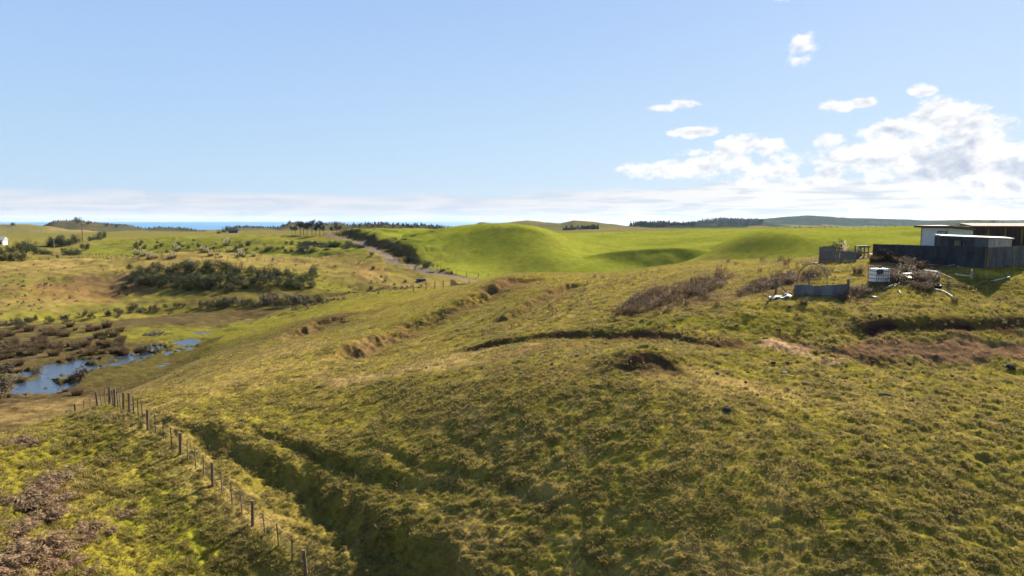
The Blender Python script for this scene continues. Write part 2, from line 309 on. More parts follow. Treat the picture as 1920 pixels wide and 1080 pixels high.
def H(x, y):
    x = np.atleast_1d(np.asarray(x, float)); y = np.atleast_1d(np.asarray(y, float))
    z = Hbase(x, y); rr = np.hypot(x, y)
    z = z + .35*fbm(x, y, 22, 2, .5, 1)*sstep(40, 90, rr)*(1-sstep(600, 900, rr))
    jx = x + .75*fbm(x, y, 2.4, 4, .65, 3)*np.clip(rr/45, .7, 5); jy = y + .75*fbm(x, y, 2.4, 4, .65, 6)*np.clip(rr/45, .7, 5)
    for i_, (L, d, du, dd, w) in enumerate(SCW):
        D, T, m = near_poly(*((jx, jy) if i_ not in (11, 12, 13) else (x, y)), L, 3.2*max(du, dd))
        if not m.any(): continue
        D = D[m]; T = T[m]; e = np.minimum(1, np.minimum(T, 1-T)*7); e = e*e*(3-2*e)
        k = 1/(1+np.exp(-D/(w*.45)))
        d = d*(.62+.7*np.clip(.5+fbm(jx[m], jy[m], 5, 2, .5, 16), 0, 1))
        up = .42*np.exp(-np.abs(D)/du); dn = -.58*np.exp(-np.abs(D)/dd)
        z[m] += d*e*(k*up+(1-k)*dn)*np.where(np.abs(D) > 1e8, 0, 1)
    z += .8*np.exp(-((x-MND[0])**2/9+(y-MND[1]-1.2)**2/4))
    for (kx0, ky0, hh_, hw_, fr_, bk_, tl_) in KN:
        kx = x-kx0; ky = y-ky0+tl_*kx+1.2*fbm(x, y, 9, 2, .5, 61)
        fx_ = np.clip(1-(kx/hw_)**2, 0, 1)**1.0
        fp = 1-np.cos(np.pi/2*np.clip(1+ky/fr_, 0, 1)); bp = np.cos(np.pi/2*np.clip(ky/bk_, 0, 1))**2
        w_ = sstep(-2.0, 2.0, ky)
        z += hh_*fx_*(fp*(1-w_)+bp*w_)
    D, T, m = near_poly(x, y, SCW[5][0], 9)
    if m.any(): z[m] += .30*sstep(-8, -5.5, D[m])*(1-sstep(-1.2, -.3, D[m]))*fbm(x[m], y[m], 1.5, 4, .65, 63)
    D, T, m = near_poly(x, y, SCW[0][0], 5)
    if m.any(): z[m] += .34*np.exp(-((D[m]+.8)/1.8)**2)*fbm(x[m], y[m], 1.0, 3, .6, 62)
    z += 1.5*fbm(x*.8, y*1.3, 34, 2, .45, 18)*sstep(150, 190, rr)*(1-sstep(420, 520, rr))
    # ledge for the gravel road
    D, T, m = near_poly(x, y, ROAD, 9)
    if m.any():
        a = np.abs(D[m]); z[m] -= .35*np.exp(-(a/3.0)**4)
    # marsh bed, wet hollows
    mx_, my_ = x+2*fbm(x, y, 9, 2, .5, 8), y+3*fbm(x, y, 9, 2, .5, 9)
    inm = in_poly(mx_, my_, MARSH)
    D, T, _m = near_poly(mx_, my_, np.vstack([MARSH, MARSH[:1]]), 8)
    inm = np.where(inm, sstep(0, 7, np.abs(D)), 0)
    q = pondmask(x, y)
    bed = WATER + .14 + .24*fbm(x, y, 5.0, 4, .6, 2) + .12*fbm(x, y, 1.3, 3, .6, 5)
    bed = bed - .40*sstep(.0, .5, q + .9*fbm(x, y, 4, 4, .65, 12)*(q > 0)) + (q > 0)*.75*fbm(x, y*.8, 1.5, 4, .7, 15)
    z = z*(1-inm) + inm*(bed*.9 + .1*np.clip(z, WATER+.1, WATER+2))
    # turf lumps
    l = lump(x, y); fade = 1-sstep(60, 150, rr)
    z += l*(.03*fbm(x, y, 2.6, 3, .55, 7) + (.10*fbm(x, y, .62, 2, .65, 10))*fade)
    vz = sstep(100, 130, rr)*(1-sstep(420, 520, rr))*(1-sstep(-.14, -.07, x/np.maximum(y, 1)))*(1-inm)
    z += vz*(.80*fbm(x, y, 7, 4, .65, 19) + .8*fbm(x, y, 30, 2, .5, 20))
    t = fbm(x*.6, y*1.2, .42, 2, .6, 13)
    z += l*.21*fade*np.abs(t)*(1-sstep(45, 90, rr))
    z += 1.0*fbm(x, y, 60, 4, .6, 14)*sstep(500, 900, rr)*np.where(rr > 900, 3, 1) + 5*fbm(x, y, 170, 3, .6, 17)*sstep(850, 1100, rr)
    return z
def hz(x, y): return float(H(np.array([x]), np.array([y]))[0])
def onpix(px, py):
    x, y = pixw(px, py, H); return Vector((x, y, hz(x, y)))

# ---------------------------------------------------------------- ground colour (albedo only)
def c3(*a): return np.array(a)
G_PAST = c3(.212, .188, .024); G_OLIVE = c3(.150, .125, .026); G_LUSH = c3(.135, .168, .016); G_DRY = c3(.285, .205, .075)
SOIL = c3(.108, .064, .038); SOILP = c3(.36, .24, .145); MUD = c3(.062, .045, .025); GRAVEL = c3(.145, .118, .105); SCRUB = c3(.035, .045, .018); FOREST = c3(.022, .032, .018)
def mixc(a, b, t): return a*(1-t[:, None]) + b*t[:, None]
def polyw(pts): return np.array([pixw(*p) for p in pts])
LUSHP = np.array([pixw(905, 522), pixw(880, 519), pixw(830, 511), pixw(800, 497)] + [at(p, 450, Yd)[:2] for p, Yd in ((775, 230), (750, 252), (728, 275), (700, 305), (665, 345), (640, 400), (700, 520), (1000, 540), (1180, 520), (1400, 470), (1560, 420), (1700, 400), (1800, 450), (2300, 450), (2300, 115), (1500, 118), (1300, 110), (1060, 112), (940, 122))])
TERR = polyw([(190, 477), (150, 462), (200, 450), (300, 447), (420, 442), (520, 442), (620, 446), (690, 460), (700, 475), (600, 476), (480, 480), (300, 484)])
NEARP = np.array([pixw(*p) for p in ((-500, 1100), (590, 1110), (583, 1080), (529, 1038), (435, 947), (363, 878), (297, 816), (241, 772), (160, 778), (0, 836), (-400, 870))])
BLOBS = [  # pixel ellipses laid on the ground: px, py, a, b, colour, strength
    (160, 545, 130, 26, 'r', .6), (60, 575, 90, 22, 'd', .25), (250, 520, 120, 20, 'b', .7), (130, 510, 160, 14, 'd', .25), (380, 560, 60, 8, 'b', .5),
    (690, 515, 24, 14, 'r', .6), (520, 490, 160, 12, 'd', .4), (300, 487, 140, 8, 'd', .4), (60, 497, 120, 10, 'd', .7), (80, 620, 140, 12, 'g', .1),
    (100, 592, 160, 12, 'g', .4), (300, 572, 120, 8, 'g', .25), (600, 530, 100, 22, 'g', .3),
    (1490, 648, 62, 14, 'p', .95), (1560, 668, 55, 9, 'p', .6), (1780, 652, 200, 36, 'e', 1.0), (1850, 655, 170, 32, 'e', .95), (1640, 660, 80, 16, 'e', .8), (1400, 655, 40, 12, 's', .8),
    (760, 690, 190, 8, 'p', .38), (1040, 700, 170, 16, 's', .4), (900, 660, 70, 6, 'd', .5), (1240, 668, 90, 14, 'g', .4), (1100, 645, 190, 8, 's', .5), (1225, 698, 48, 16, 's', .9),
    (1270, 545, 120, 26, 'w', .8), (1210, 580, 70, 14, 'w', .7), (1350, 515, 40, 14, 'w', .6), (1440, 535, 90, 16, 'w', .75), (1600, 560, 60, 12, 'w', .6), (1680, 520, 90, 25, 'w', .75),
    (1780, 545, 60, 20, 'g', .3), (980, 530, 50, 18, 's', .5), (1030, 555, 50, 16, 's', .4), (640, 592, 22, 10, 's', .8), (560, 615, 60, 9, 's', .4),
    (1300, 720, 120, 22, 'd', .5), (1460, 735, 90, 18, 'd', .55), (1650, 760, 150, 20, 'd', .3), (1300, 610, 200, 14, 'g', .7), (1450, 600, 120, 16, 'g', .6), (1640, 700, 130, 12, 'g', .3),
    (430, 700, 130, 10, 'd', .4), (330, 722, 60, 10, 'd', .5), (480, 660, 120, 8, 'b', .4), (250, 690, 80, 30, 'o', .6), (420, 655, 90, 22, 'o', .7), (500, 605, 130, 9, 'g', .6), (450, 630, 80, 9, 'g', .2),
    (480, 1020, 130, 50, 'g', .8), (330, 960, 130, 60, 'g', .7), (400, 1060, 120, 40, 'g', .8), (150, 930, 130, 60, 'd', .2), (330, 860, 130, 40, 'g', .25),
    (840, 530, 60, 6, 'd', .4), (620, 560, 80, 7, 'o', .7), (1850, 545, 90, 26, 'o', .4), (1730, 500, 90, 16, 'b', .8)]
BLW = []
for (px, py, a, b, c, s) in BLOBS:
    x0, y0 = pixw(px, py); x1, y1 = pixw(px+a, py); _, y2 = pixw(px, py-b); _, y3 = pixw(px, py+b)
    BLW.append((x0, y0, math.hypot(x1-x0, y1-y0), max(abs(y2-y3)/2, .6) if abs(y2-y3) < 120 else abs(y3-y0), c, s))
COLK = dict(e=c3(.150, .095, .055), r=c3(.215, .118, .055), d=G_DRY, b=c3(.11, .075, .042), g=c3(.175, .180, .014), p=SOILP, s=SOIL, w=c3(.13, .085, .052), o=c3(.07, .062, .020))
def albedo(x, y):
    rr = np.hypot(x, y)
    s = np.clip(rr/60, .6, 6)
    wx = x + s*(1.6*fbm(x, y, 9, 3, .55, 21) + .5*fbm(x, y, 1.6, 2, .5, 22)); wy = y + s*(2.4*fbm(x, y, 9, 3, .55, 23) + .5*fbm(x, y, 1.6, 2, .5, 24))
    n1 = fbm(x, y, 16, 4, .55, 25); n2 = fbm(x, y, 3.2, 4, .6, 26); n3 = fbm(x, y, .7, 3, .6, 27)
    n4 = fbm(x, y*1.6, 1.4, 4, .65, 33)
    c = np.empty((len(x), 3)); c[:] = G_PAST
    pxx = CX+F*x/np.maximum(y, 1)
    west = 1-sstep(930, 1080, pxx)
    c = mixc(c, G_OLIVE, np.clip(.30+n2*.7+n1*.5+west*.35*(rr < 55)-.25*sstep(50, 75, rr), 0, 1)*np.ones_like(x))
    c = mixc(c, G_DRY, np.clip(n4*.9+.0+n1*.3, 0, .7))
    # far side of the valley: tawny
    val = sstep(105, 135, rr)*(1-sstep(430, 560, rr))*(1-sstep(880, 900, pxx))
    c = mixc(c, c3(.118, .112, .040)*np.ones(3), val*np.clip(.62+n2*.5, 0, 1))
    c = mixc(c, c3(.10, .075, .038), val*np.clip(n1*.9+n2*1.2-.05, 0, .75))
    np_ = in_poly(wx, wy, NEARP).astype(float)
    c = mixc(c, c3(.175, .160, .014), np_*np.clip(.75+.3*n2, 0, 1))
    lu = in_poly(x+s*.3*n2, y+s*.3*n3, LUSHP).astype(float)
    lc = mixc(G_LUSH*np.ones((len(x), 1)), c3(.205, .215, .028), np.clip(.5+n1*.6+n2*.4, 0, 1))
    lc = mixc(lc, c3(.10, .115, .022), np.clip(n2*.8+n4*.7, 0, .65))
    # slow seams between mown strips and stock tracks
    c = mixc(c, lc, lu)
    te = in_poly(wx, wy, TERR).astype(float)
    c = mixc(c, c3(.140, .155, .022), te*np.clip(.75+.5*n1, 0, 1))
    c = mixc(c, c3(.05, .06, .02), te*np.clip(n2*1.6-.1, 0, .8))
    fm = sstep(430, 560, rr)
    fc = mixc(c3(.115, .118, .034)*np.ones((len(x), 1)), c3(.15, .125, .055), np.clip(.5+fbm(x, y, 120, 4, .6, 28)*1.2, 0, 1))
    fc = mixc(fc, c3(.125, .125, .035), np.clip(fbm(x, y, 260, 2, .5, 29)*2, 0, .8)*(rr < 1100))
    c = mixc(c, fc, fm*(1-lu))
    for k, (Yc, wd, prof) in enumerate(RIDGES):
        p = np.array(prof, float); py = np.interp(pxx, p[:, 0], p[:, 1], left=500, right=500)
        g = (np.abs(y-Yc) < wd*1.5) & (py < 438)
        dark = {0: .15, 1: .8, 2: .55, 3: .85, 4: .25, 5: 1., 6: 1., 7: 1., 8: .9, 9: .8, 10: .1}[k]
        kk = g*np.clip(dark+.45*fbm(x, y, 90, 4, .6, 30), 0, 1)
        c = mixc(c, (FOREST if k >= 5 else c3(.05, .048, .028))*np.ones((len(x), 1)), kk)
        if k in (0,): c = mixc(c, c3(.24, .17, .07)*np.ones((len(x), 1)), g*np.clip(.5+fbm(x, y, 90, 3, .6, 31)*1.5, 0, .9))
    # marsh
    inm = in_poly(wx, wy, MARSH).astype(float)
    mc = mixc(MUD*np.ones((len(x), 1)), c3(.125, .095, .05), np.clip(n4*1.1+.15, 0, 1)); mc = mixc(mc, c3(.085, .08, .03), np.clip(n1*1.2, 0, .3))
    c = mixc(c, mc, inm)
    for (x0, y0, a, b, k, st) in BLW:
        m = (np.abs(wx-x0) < 1.3*a) & (np.abs(wy-y0) < 1.3*b)
        if not m.any(): continue
        q = 1-np.hypot((wx[m]-x0)/a, (wy[m]-y0)/b)
        t = sstep(-.15, .45, q + .35*n2[m] + .25*n4[m])*st
        c[m] = mixc(c[m], COLK[k], t)
    jx = x + .75*fbm(x, y, 2.4, 4, .65, 3)*np.clip(rr/45, .7, 5); jy = y + .75*fbm(x, y, 2.4, 4, .65, 6)*np.clip(rr/45, .7, 5)
    for i, (L, d, du, dd, w) in enumerate(SCW):
        if i not in SOILFACE: continue
        D, T, m = near_poly(*((jx, jy) if i not in (11, 12, 13) else (x, y)), L, 6+3*w)
        if not m.any(): continue
        e = np.minimum(1, np.minimum(T[m], 1-T[m])*8)
        t = np.exp(-((D[m]+w*.5)/(w*1.5+.35))**2)*e*SOILFACE[i]*np.clip(.85+.5*n2[m]+.5*n4[m], 0, 1)
        dk = SOIL*(.55 if i == 11 else (.62 if i in (3, 5, 10) else 1.0))
        c[m] = mixc(c[m], dk, t)
    # worn strip beside the near fence
    D, T, m = near_poly(wx*.15+x*.85, wy*.15+y*.85, NEARF, 5)
    t = np.where(m, np.exp(-((np.abs(D)-.5)/1.1)**2), 0)*np.clip(.7+.6*n4, 0, 1); c = mixc(c, c3(.235, .18, .07), t*.8)
    D, T, m = near_poly(x+.5*n2, y+.5*n2, ROAD, 8)
    t = np.where(m, 1-sstep(1.9, 2.6, np.abs(D)), 0); c = mixc(c, GRAVEL, t)
    c = c*np.clip(1+.12*n2+.30*n3*(rr < 120)+.08*n1, .4, 1.7)[:, None]
    g_ = c.mean(1, keepdims=True); c = g_ + (c-g_)*.95
    return np.clip(c*np.array([.86, .81, .78]), .004, .8), inm, lu

# ---------------------------------------------------------------- materials
def newmat(name):
    m = bpy.data.materials.new(name); m.use_nodes = True; t = NT(m.node_tree); b = m.node_tree.nodes['Principled BSDF']; return m, t, b
def simple(name, col, rough=.8, metal=0, var=.25, scale=6, col2=None, stretch=(1, 1, 1), bump=0.0, spec=.12):
    col = tuple(c*.72 for c in col); col2 = col2 and tuple(c*.72 for c in col2)
    m, t, b = newmat(name)
    tc = t.n.new('ShaderNodeTexCoord'); mp = t.n.new('ShaderNodeMapping'); t.l.new(tc.outputs['Object'], mp.inputs[0]); mp.inputs['Scale'].default_value = stretch
    f = t.noise(mp.outputs[0], scale, 6, .65)
    k2 = col2 or tuple(c*(1-var*1.6) for c in col)
    r = t.ramp(f, .35, .65)
    t.l.new(t.mix(r, (*k2, 1), (*[min(1, c*(1+var*.4)) for c in col], 1)), b.inputs['Base Color'])
    b.inputs['Roughness'].default_value = rough; b.inputs['Metallic'].default_value = metal; b.inputs['Specular IOR Level'].default_value = spec
    if bump:
        bn = t.n.new('ShaderNodeBump'); bn.inputs['Strength'].default_value = bump; bn.inputs['Distance'].default_value = .03
        t.l.new(f, bn.inputs['Height']); t.l.new(bn.outputs[0], b.inputs['Normal'])
    return m
def leafmat(name, col, col2, scale=1.2, trans=.45, instancer=False, rough=.65):
    col = tuple(c*.72 for c in col); col2 = tuple(c*.72 for c in col2)
    m, t, b = newmat(name)
    if instancer:
        at_ = t.n.new('ShaderNodeAttribute'); at_.attribute_type = 'INSTANCER'; at_.attribute_name = 'gcol'
        g = t.n.new('ShaderNodeNewGeometry')
        base = at_.outputs['Color']
        base = t.mix(t.m('MULTIPLY', g.outputs['Random Per Island'], .7), base, (*col, 1))
        va = t.n.new('ShaderNodeAttribute'); va.attribute_name = 'dead'
        base = t.mix(va.outputs['Fac'], base, (*col2, 1))
    else:
        tc = t.n.new('ShaderNodeTexCoord'); g = t.n.new('ShaderNodeNewGeometry'); oi = t.n.new('ShaderNodeObjectInfo')
        f = t.noise(tc.outputs['Object'], scale, 4, .6)
        f2 = t.m('ADD', t.m('MULTIPLY', g.outputs['Random Per Island'], .6), t.m('MULTIPLY', f, .5))
        base = t.mix(t.ramp(f2, .25, .8, False), (*col2, 1), (*col, 1))
        base = t.mix(t.m('MULTIPLY', oi.outputs['Random'], .35), base, (col[0]*1.25, col[1]*.95, col[2]*1.1, 1))
    t.l.new(base, b.inputs['Base Color']); b.inputs['Roughness'].default_value = rough; b.inputs['Specular IOR Level'].default_value = .12
    tr = t.n.new('ShaderNodeBsdfTranslucent'); t.l.new(base, tr.inputs['Color'])
    mx = t.n.new('ShaderNodeMixShader'); mx.inputs[0].default_value = trans
    out = t.n['Material Output']; t.l.new(b.outputs[0], mx.inputs[1]); t.l.new(tr.outputs[0], mx.inputs[2]); t.l.new(mx.outputs[0], out.inputs[0])
    return m
def ground_material():
    m, t, b = newmat('pasture_ground')
    a = t.n.new('ShaderNodeAttribute'); a.attribute_name = 'alb'
    g = t.n.new('ShaderNodeNewGeometry'); p = g.outputs['Position']
    cdn = t.n.new('ShaderNodeCameraData')
    near = t.n.new('ShaderNodeAttribute'); near.attribute_name = 'near'
    n1 = t.noise(p, 5.0, 5, .7); n2 = t.noise(p, .45, 6, .65)
    v = t.m('ADD', t.m('MULTIPLY', t.ramp(n1, .25, .75, False), .55), t.m('MULTIPLY', t.ramp(t.noise(p, 16.0, 3, .7), .3, .7, False), .45))
    v2 = t.ramp(n2, .3, .7, False)
    col = t.mix(1.0, a.outputs['Color'], t.mix(v, (.42, .42, .42, 1), (1.5, 1.46, 1.3, 1)), 'MULTIPLY')
    col = t.mix(1.0, col, t.mix(v2, (.78, .8, .8, 1), (1.2, 1.18, 1.1, 1)), 'MULTIPLY')
    df = t.n.new('ShaderNodeBsdfDiffuse'); df.inputs['Roughness'].default_value = .15; t.l.new(col, df.inputs['Color']); t.l.new(df.outputs[0], t.n['Material Output'].inputs[0])
    h = t.m('ADD', t.m('MULTIPLY', n1, .10), t.m('MULTIPLY', t.noise(p, 1.1, 5, .65), .35))
    bn = t.n.new('ShaderNodeBump'); bn.inputs['Strength'].default_value = .8; bn.inputs['Distance'].default_value = .45
    t.l.new(h, bn.inputs['Height']); t.l.new(bn.outputs[0], df.inputs['Normal'])
    return m
M = {}
M['ground'] = ground_material()
M['tuft'] = leafmat('grass_tuft', (.20, .185, .03), (.38, .27, .12), instancer=True, trans=.35)
M['brown'] = leafmat('dead_bracken', (.30, .205, .105), (.10, .065, .035), 2.0, .3)
M['weed'] = leafmat('dry_weed', (.155, .10, .05), (.065, .044, .024), 2.0, .2)
M['leaf'] = leafmat('dark_leaf', (.045, .060, .020), (.018, .028, .010), .5, .3)
M['olive'] = leafmat('olive_leaf', (.085, .085, .03), (.035, .04, .016), .5, .3)
M['pine'] = leafmat('pine_needles', (.028, .042, .020), (.012, .02, .01), .3, .15)
M['greytwig'] = leafmat('grey_twigs', (.125, .105, .078), (.05, .04, .028), 1.0, .15)
M['marshgrass'] = leafmat('marsh_sedge', (.16, .115, .055), (.05, .04, .022), 1.0, .3)
M['plume'] = leafmat('cream_plume', (.62, .55, .40), (.40, .33, .22), 1.0, .4)
M['bark'] = simple('bark', (.09, .065, .045), .9, bump=.5)
M['post'] = simple('weathered_post', (.21, .155, .10), .9, scale=9, stretch=(1, 1, .15), bump=.4)
M['wire'] = simple('fence_wire', (.14, .13, .12), .7, .2)
M['rust'] = simple('rust', (.20, .09, .045), .85, .1, scale=4)
M['iron'] = simple('galvanised_iron', (.20, .215, .235), .6, .25, .3, 1.2, (.12, .115, .12), (1, 1, .4))
M['irond'] = simple('dark_painted_iron', (.062, .072, .080), .65, .1, .3, 1.6, (.038, .044, .048), (1, 1, .5))
M['ironl'] = simple('faded_iron', (.13, .135, .14), .65, .1, .3, 1.2, (.07, .075, .08), (1, 1, .5))
M['plank'] = simple('grey_plank', (.20, .19, .175), .9, scale=5, stretch=(3, 3, .25), bump=.4)
M['blue'] = simple('pale_blue_panel', (.55, .60, .68), .7, var=.06, scale=2)
M['mint'] = simple('pale_mint_panel', (.42, .55, .52), .7, var=.06, scale=2)
M['fascia'] = simple('dark_fascia', (.07, .06, .055), .7)
M['white'] = simple('white_plastic', (.50, .49, .46), .6, var=.4, scale=3)
M['tank'] = simple('white_tank_plastic', (.95, .95, .93), .5, var=.05)
M['cage'] = simple('cage_steel', (.12, .11, .10), .6)
M['cream'] = simple('cream_panel', (.50, .46, .37), .8, var=.2, scale=2, stretch=(4, 4, .5))
M['brownwall'] = simple('brown_corrugated_wall', (.06, .042, .032), .8, var=.25, scale=1.5, stretch=(3, 3, .4))
M['rustroof'] = simple('rusty_roof', (.20, .11, .07), .9, var=.3, scale=2)
M['black'] = simple('black_rubber', (.02, .02, .022), .7)
M['stone'] = simple('pale_stone', (.42, .40, .37), .9, scale=8, bump=.5)
M['wood'] = simple('bleached_wood', (.38, .33, .27), .85, scale=6, stretch=(1, 1, 1))
M['dark'] = simple('dark_gap', (.02, .02, .02), .9)
M['roofgrey'] = simple('grey_roof', (.36, .35, .34), .75, .0, .3)
M['stonegrey'] = simple('grey_wall', (.10, .10, .10), .85, var=.15)
M['wallw'] = simple('pale_wall', (.55, .53, .50), .8, var=.1)
M['dung'] = simple('dark_clod', (.05, .038, .026), .95, scale=8, bump=.5)
def water_mat(name, col, rough, bs, bstr):
    m, t, b = newmat(name); b.inputs['Base Color'].default_value = (*col, 1); b.inputs['Roughness'].default_value = rough
    g = t.n.new('ShaderNodeNewGeometry'); nn = t.noise(g.outputs['Position'], bs, 4, .6)
    bn = t.n.new('ShaderNodeBump'); bn.inputs['Strength'].default_value = bstr; bn.inputs['Distance'].default_value = .05
    t.l.new(nn, bn.inputs['Height']); t.l.new(bn.outputs[0], b.inputs['Normal']); return m
M['water'] = water_mat('marsh_water', (.02, .028, .04), .16, 2.2, 1.0)
M['sea'] = water_mat('sea_water', (.015, .10, .20), .55, .02, .3)

# ---------------------------------------------------------------- object helpers
def tag(o, label=None, cat=None, group=None, kind=None):
    if label: o['label'] = label
    if cat: o['category'] = cat
    if group: o['group'] = group
    if kind: o['kind'] = kind
    return o
def thing(name, label, cat, loc, rotz=0, group=None):
    o = bpy.data.objects.new(name, None); C.objects.link(o); o.location = loc; o.rotation_euler = (0, 0, rotz); o.empty_display_size = .2
    return tag(o, label, cat, group)
def mk(name, v, f, mat, parent=None, smooth=False):
    me = bpy.data.meshes.new(name); me.from_pydata([tuple(p) for p in v], [], f); me.materials.append(mat)
    if smooth: me.polygons.foreach_set('use_smooth', [True]*len(me.polygons))
    me.update(); o = bpy.data.objects.new(name, me); C.objects.link(o)
    if parent: o.parent = parent
    return o
def tree_copy(o, loc, rz=0, sc=(1, 1, 1), label=None, group=None):
    c = o.copy(); C.objects.link(c); c.location = loc; c.rotation_euler = (0, 0, rz); c.scale = sc
    if label: c['label'] = label
    if group: c['group'] = group
    for ch in o.children:
        d = ch.copy(); C.objects.link(d); d.parent = c
        for g in ch.children:
            e = g.copy(); C.objects.link(e); e.parent = d
    return c
class MB:
    def __init__(s): s.v = []; s.f = []
    def add(s, v, f):
        k = len(s.v); s.v += [Vector(p) for p in v]; s.f += [tuple(i+k for i in q) for q in f]; return s
    def box(s, c, d, rz=0, j=0):
        x, y, z = d[0]/2, d[1]/2, d[2]/2; r = Matrix.Rotation(rz, 3, 'Z'); c = Vector(c)
        v = [c + r @ Vector((a*x, b*y, e*z)) + Vector([random.uniform(-j, j) for _ in range(3)]) for e in (-1, 1) for a, b in ((-1, -1), (1, -1), (1, 1), (-1, 1))]
        return s.add(v, [(3, 2, 1, 0), (4, 5, 6, 7), (0, 1, 5, 4), (1, 2, 6, 5), (2, 3, 7, 6), (3, 0, 4, 7)])
    def tube(s, pts, r, n=6):
        pts = [Vector(p) for p in pts]; rs = r if isinstance(r, (list, tuple)) else [r]*len(pts); v = []; f = []
        for i, p in enumerate(pts):
            d = (pts[min(i+1, len(pts)-1)] - pts[max(i-1, 0)]).normalized()
            a = d.cross(Vector((0, 0, 1))); a = a.normalized() if a.length > .05 else Vector((1, 0, 0)); b = d.cross(a)
            for k in range(n):
                t = 2*math.pi*k/n; v.append(p + (a*math.cos(t)+b*math.sin(t))*rs[i])
        for i in range(len(pts)-1):
            for k in range(n): f.append((i*n+k, i*n+(k+1) % n, (i+1)*n+(k+1) % n, (i+1)*n+k))
        f.append(tuple(range(n))[::-1]); f.append(tuple((len(pts)-1)*n+k for k in range(n)))
        return s.add(v, f)
    def corr(s, a, b, z0, z1, vertical=False, amp=.012, pitch=.09, th=.006, z0b=None, z1b=None):
        """corrugated sheet from a to b (xy); ridges run level unless vertical"""
        a = Vector((*a[:2], 0)); b = Vector((*b[:2], 0)); d = b-a; L = d.length; d.normalize(); nrm = Vector((d.y, -d.x, 0))
        z0b = z0 if z0b is None else z0b; z1b = z1 if z1b is None else z1b
        if vertical:
            n = max(4, int(L/pitch*2)); T = [i/n for i in range(n+1)]; U = [0, 1]
            off = lambda t, u: amp*math.sin(math.pi*t*n)+amp*math.cos(math.pi*t*n)
        else:
            n = max(4, int((z1-z0)/pitch*2)); U = [i/n for i in range(n+1)]; T = [i/3 for i in range(4)]
            off = lambda t, u: amp*math.sin(math.pi*u*n)+amp*math.cos(math.pi*u*n)
        v = []; f = []; nt, nu = len(T), len(U)
        for sd_ in (0, 1):
            for t in T:
                for u in U:
                    lo = z0+(z0b-z0)*t; hi = z1+(z1b-z1)*t
                    v.append(a+d*(L*t)+nrm*(off(t, u)+sd_*th)+Vector((0, 0, lo+(hi-lo)*u)))
        N = nt*nu
        for i in range(nt-1):
            for j in range(nu-1):
                q = (i*nu+j, (i+1)*nu+j, (i+1)*nu+j+1, i*nu+j+1); f.append(q[::-1]); f.append(tuple(k+N for k in q))
        for i in range(nt-1):
            f.append((i*nu, (i+1)*nu, (i+1)*nu+N, i*nu+N)); f.append((i*nu+nu-1, i*nu+nu-1+N, (i+1)*nu+nu-1+N, (i+1)*nu+nu-1))
        return s.add(v, f)
    def obj(s, name, mat, parent=None, smooth=False): return mk(name, s.v, s.f, mat, parent, smooth)

# ---------------------------------------------------------------- terrain mesh
def build_ground():
    az = np.concatenate([np.linspace(R(-180), R(-62), 26)[:-1], np.linspace(R(-62), R(-41), 50)[:-1], np.linspace(R(-41), R(41), 860)[:-1], np.linspace(R(41), R(62), 50)[:-1], np.linspace(R(62), R(180), 26)])
    r = np.concatenate([[.5, 3], np.exp(np.linspace(math.log(6), math.log(17), 26))[:-1], np.exp(np.linspace(math.log(17), math.log(112), 520))[:-1], np.exp(np.linspace(math.log(112), math.log(420), 300))[:-1], np.exp(np.linspace(math.log(420), math.log(700), 40))[:-1], np.exp(np.linspace(math.log(700), math.log(9500), 110))])
    na, nr = len(az)-1, len(r)
    A_, R_ = np.meshgrid(az[:-1], r, indexing='ij'); x = (R_*np.sin(A_)).ravel(); y = (R_*np.cos(A_)).ravel()
    z = H(x, y)
    inner = np.hypot(x, y) < 5; z[inner] = 6.5
    alb, inm, lu = albedo(x, y)
    me = bpy.data.meshes.new('ground'); me.vertices.add(len(x)); me.vertices.foreach_set('co', np.stack([x, y, z], 1).astype(np.float32).ravel())
    i, j = np.meshgrid(np.arange(na), np.arange(nr-1), indexing='ij'); i2 = (i+1) % na
    q = np.stack([i2*nr+j, i2*nr+j+1, i*nr+j+1, i*nr+j], -1).reshape(-1, 4)
    nf = len(q); me.loops.add(nf*4); me.loops.foreach_set('vertex_index', q.ravel().astype(np.int32)); me.polygons.add(nf)
    me.polygons.foreach_set('loop_start', np.arange(0, nf*4, 4, dtype=np.int32)); me.polygons.foreach_set('use_smooth', np.ones(nf, bool))
    me.update(calc_edges=True)
    at_ = me.attributes.new('alb', 'FLOAT_COLOR', 'POINT'); at_.data.foreach_set('color', np.c_[alb, np.ones(len(x))].astype(np.float32).ravel())
    me.materials.append(M['ground'])
    o = bpy.data.objects.new('ground', me); C.objects.link(o); tag(o, kind='structure'); return o
build_ground()
v = []; f = []
NS = 64
for rr_ in (60, 1500, 14000):
    for k in range(NS): v.append((rr_*math.sin(2*math.pi*k/NS), rr_*math.cos(2*math.pi*k/NS), -33 if rr_ > 100 else -33))
for i in range(2):
    for k in range(NS): f.append((i*NS+k, i*NS+(k+1) % NS, (i+1)*NS+(k+1) % NS, (i+1)*NS+k))
tag(mk('sea', v, [q[::-1] for q in f], M['sea']), kind='structure')
xs = [p[0] for p in MARSH]; ys = [p[1] for p in MARSH]
wv = []
for t in range(28):
    a = 2*math.pi*t/28; wv.append((-52+38*math.cos(a), 88+26*math.sin(a), WATER))
tag(mk('marsh_water', wv, [tuple(range(28))], M['water']), kind='structure')
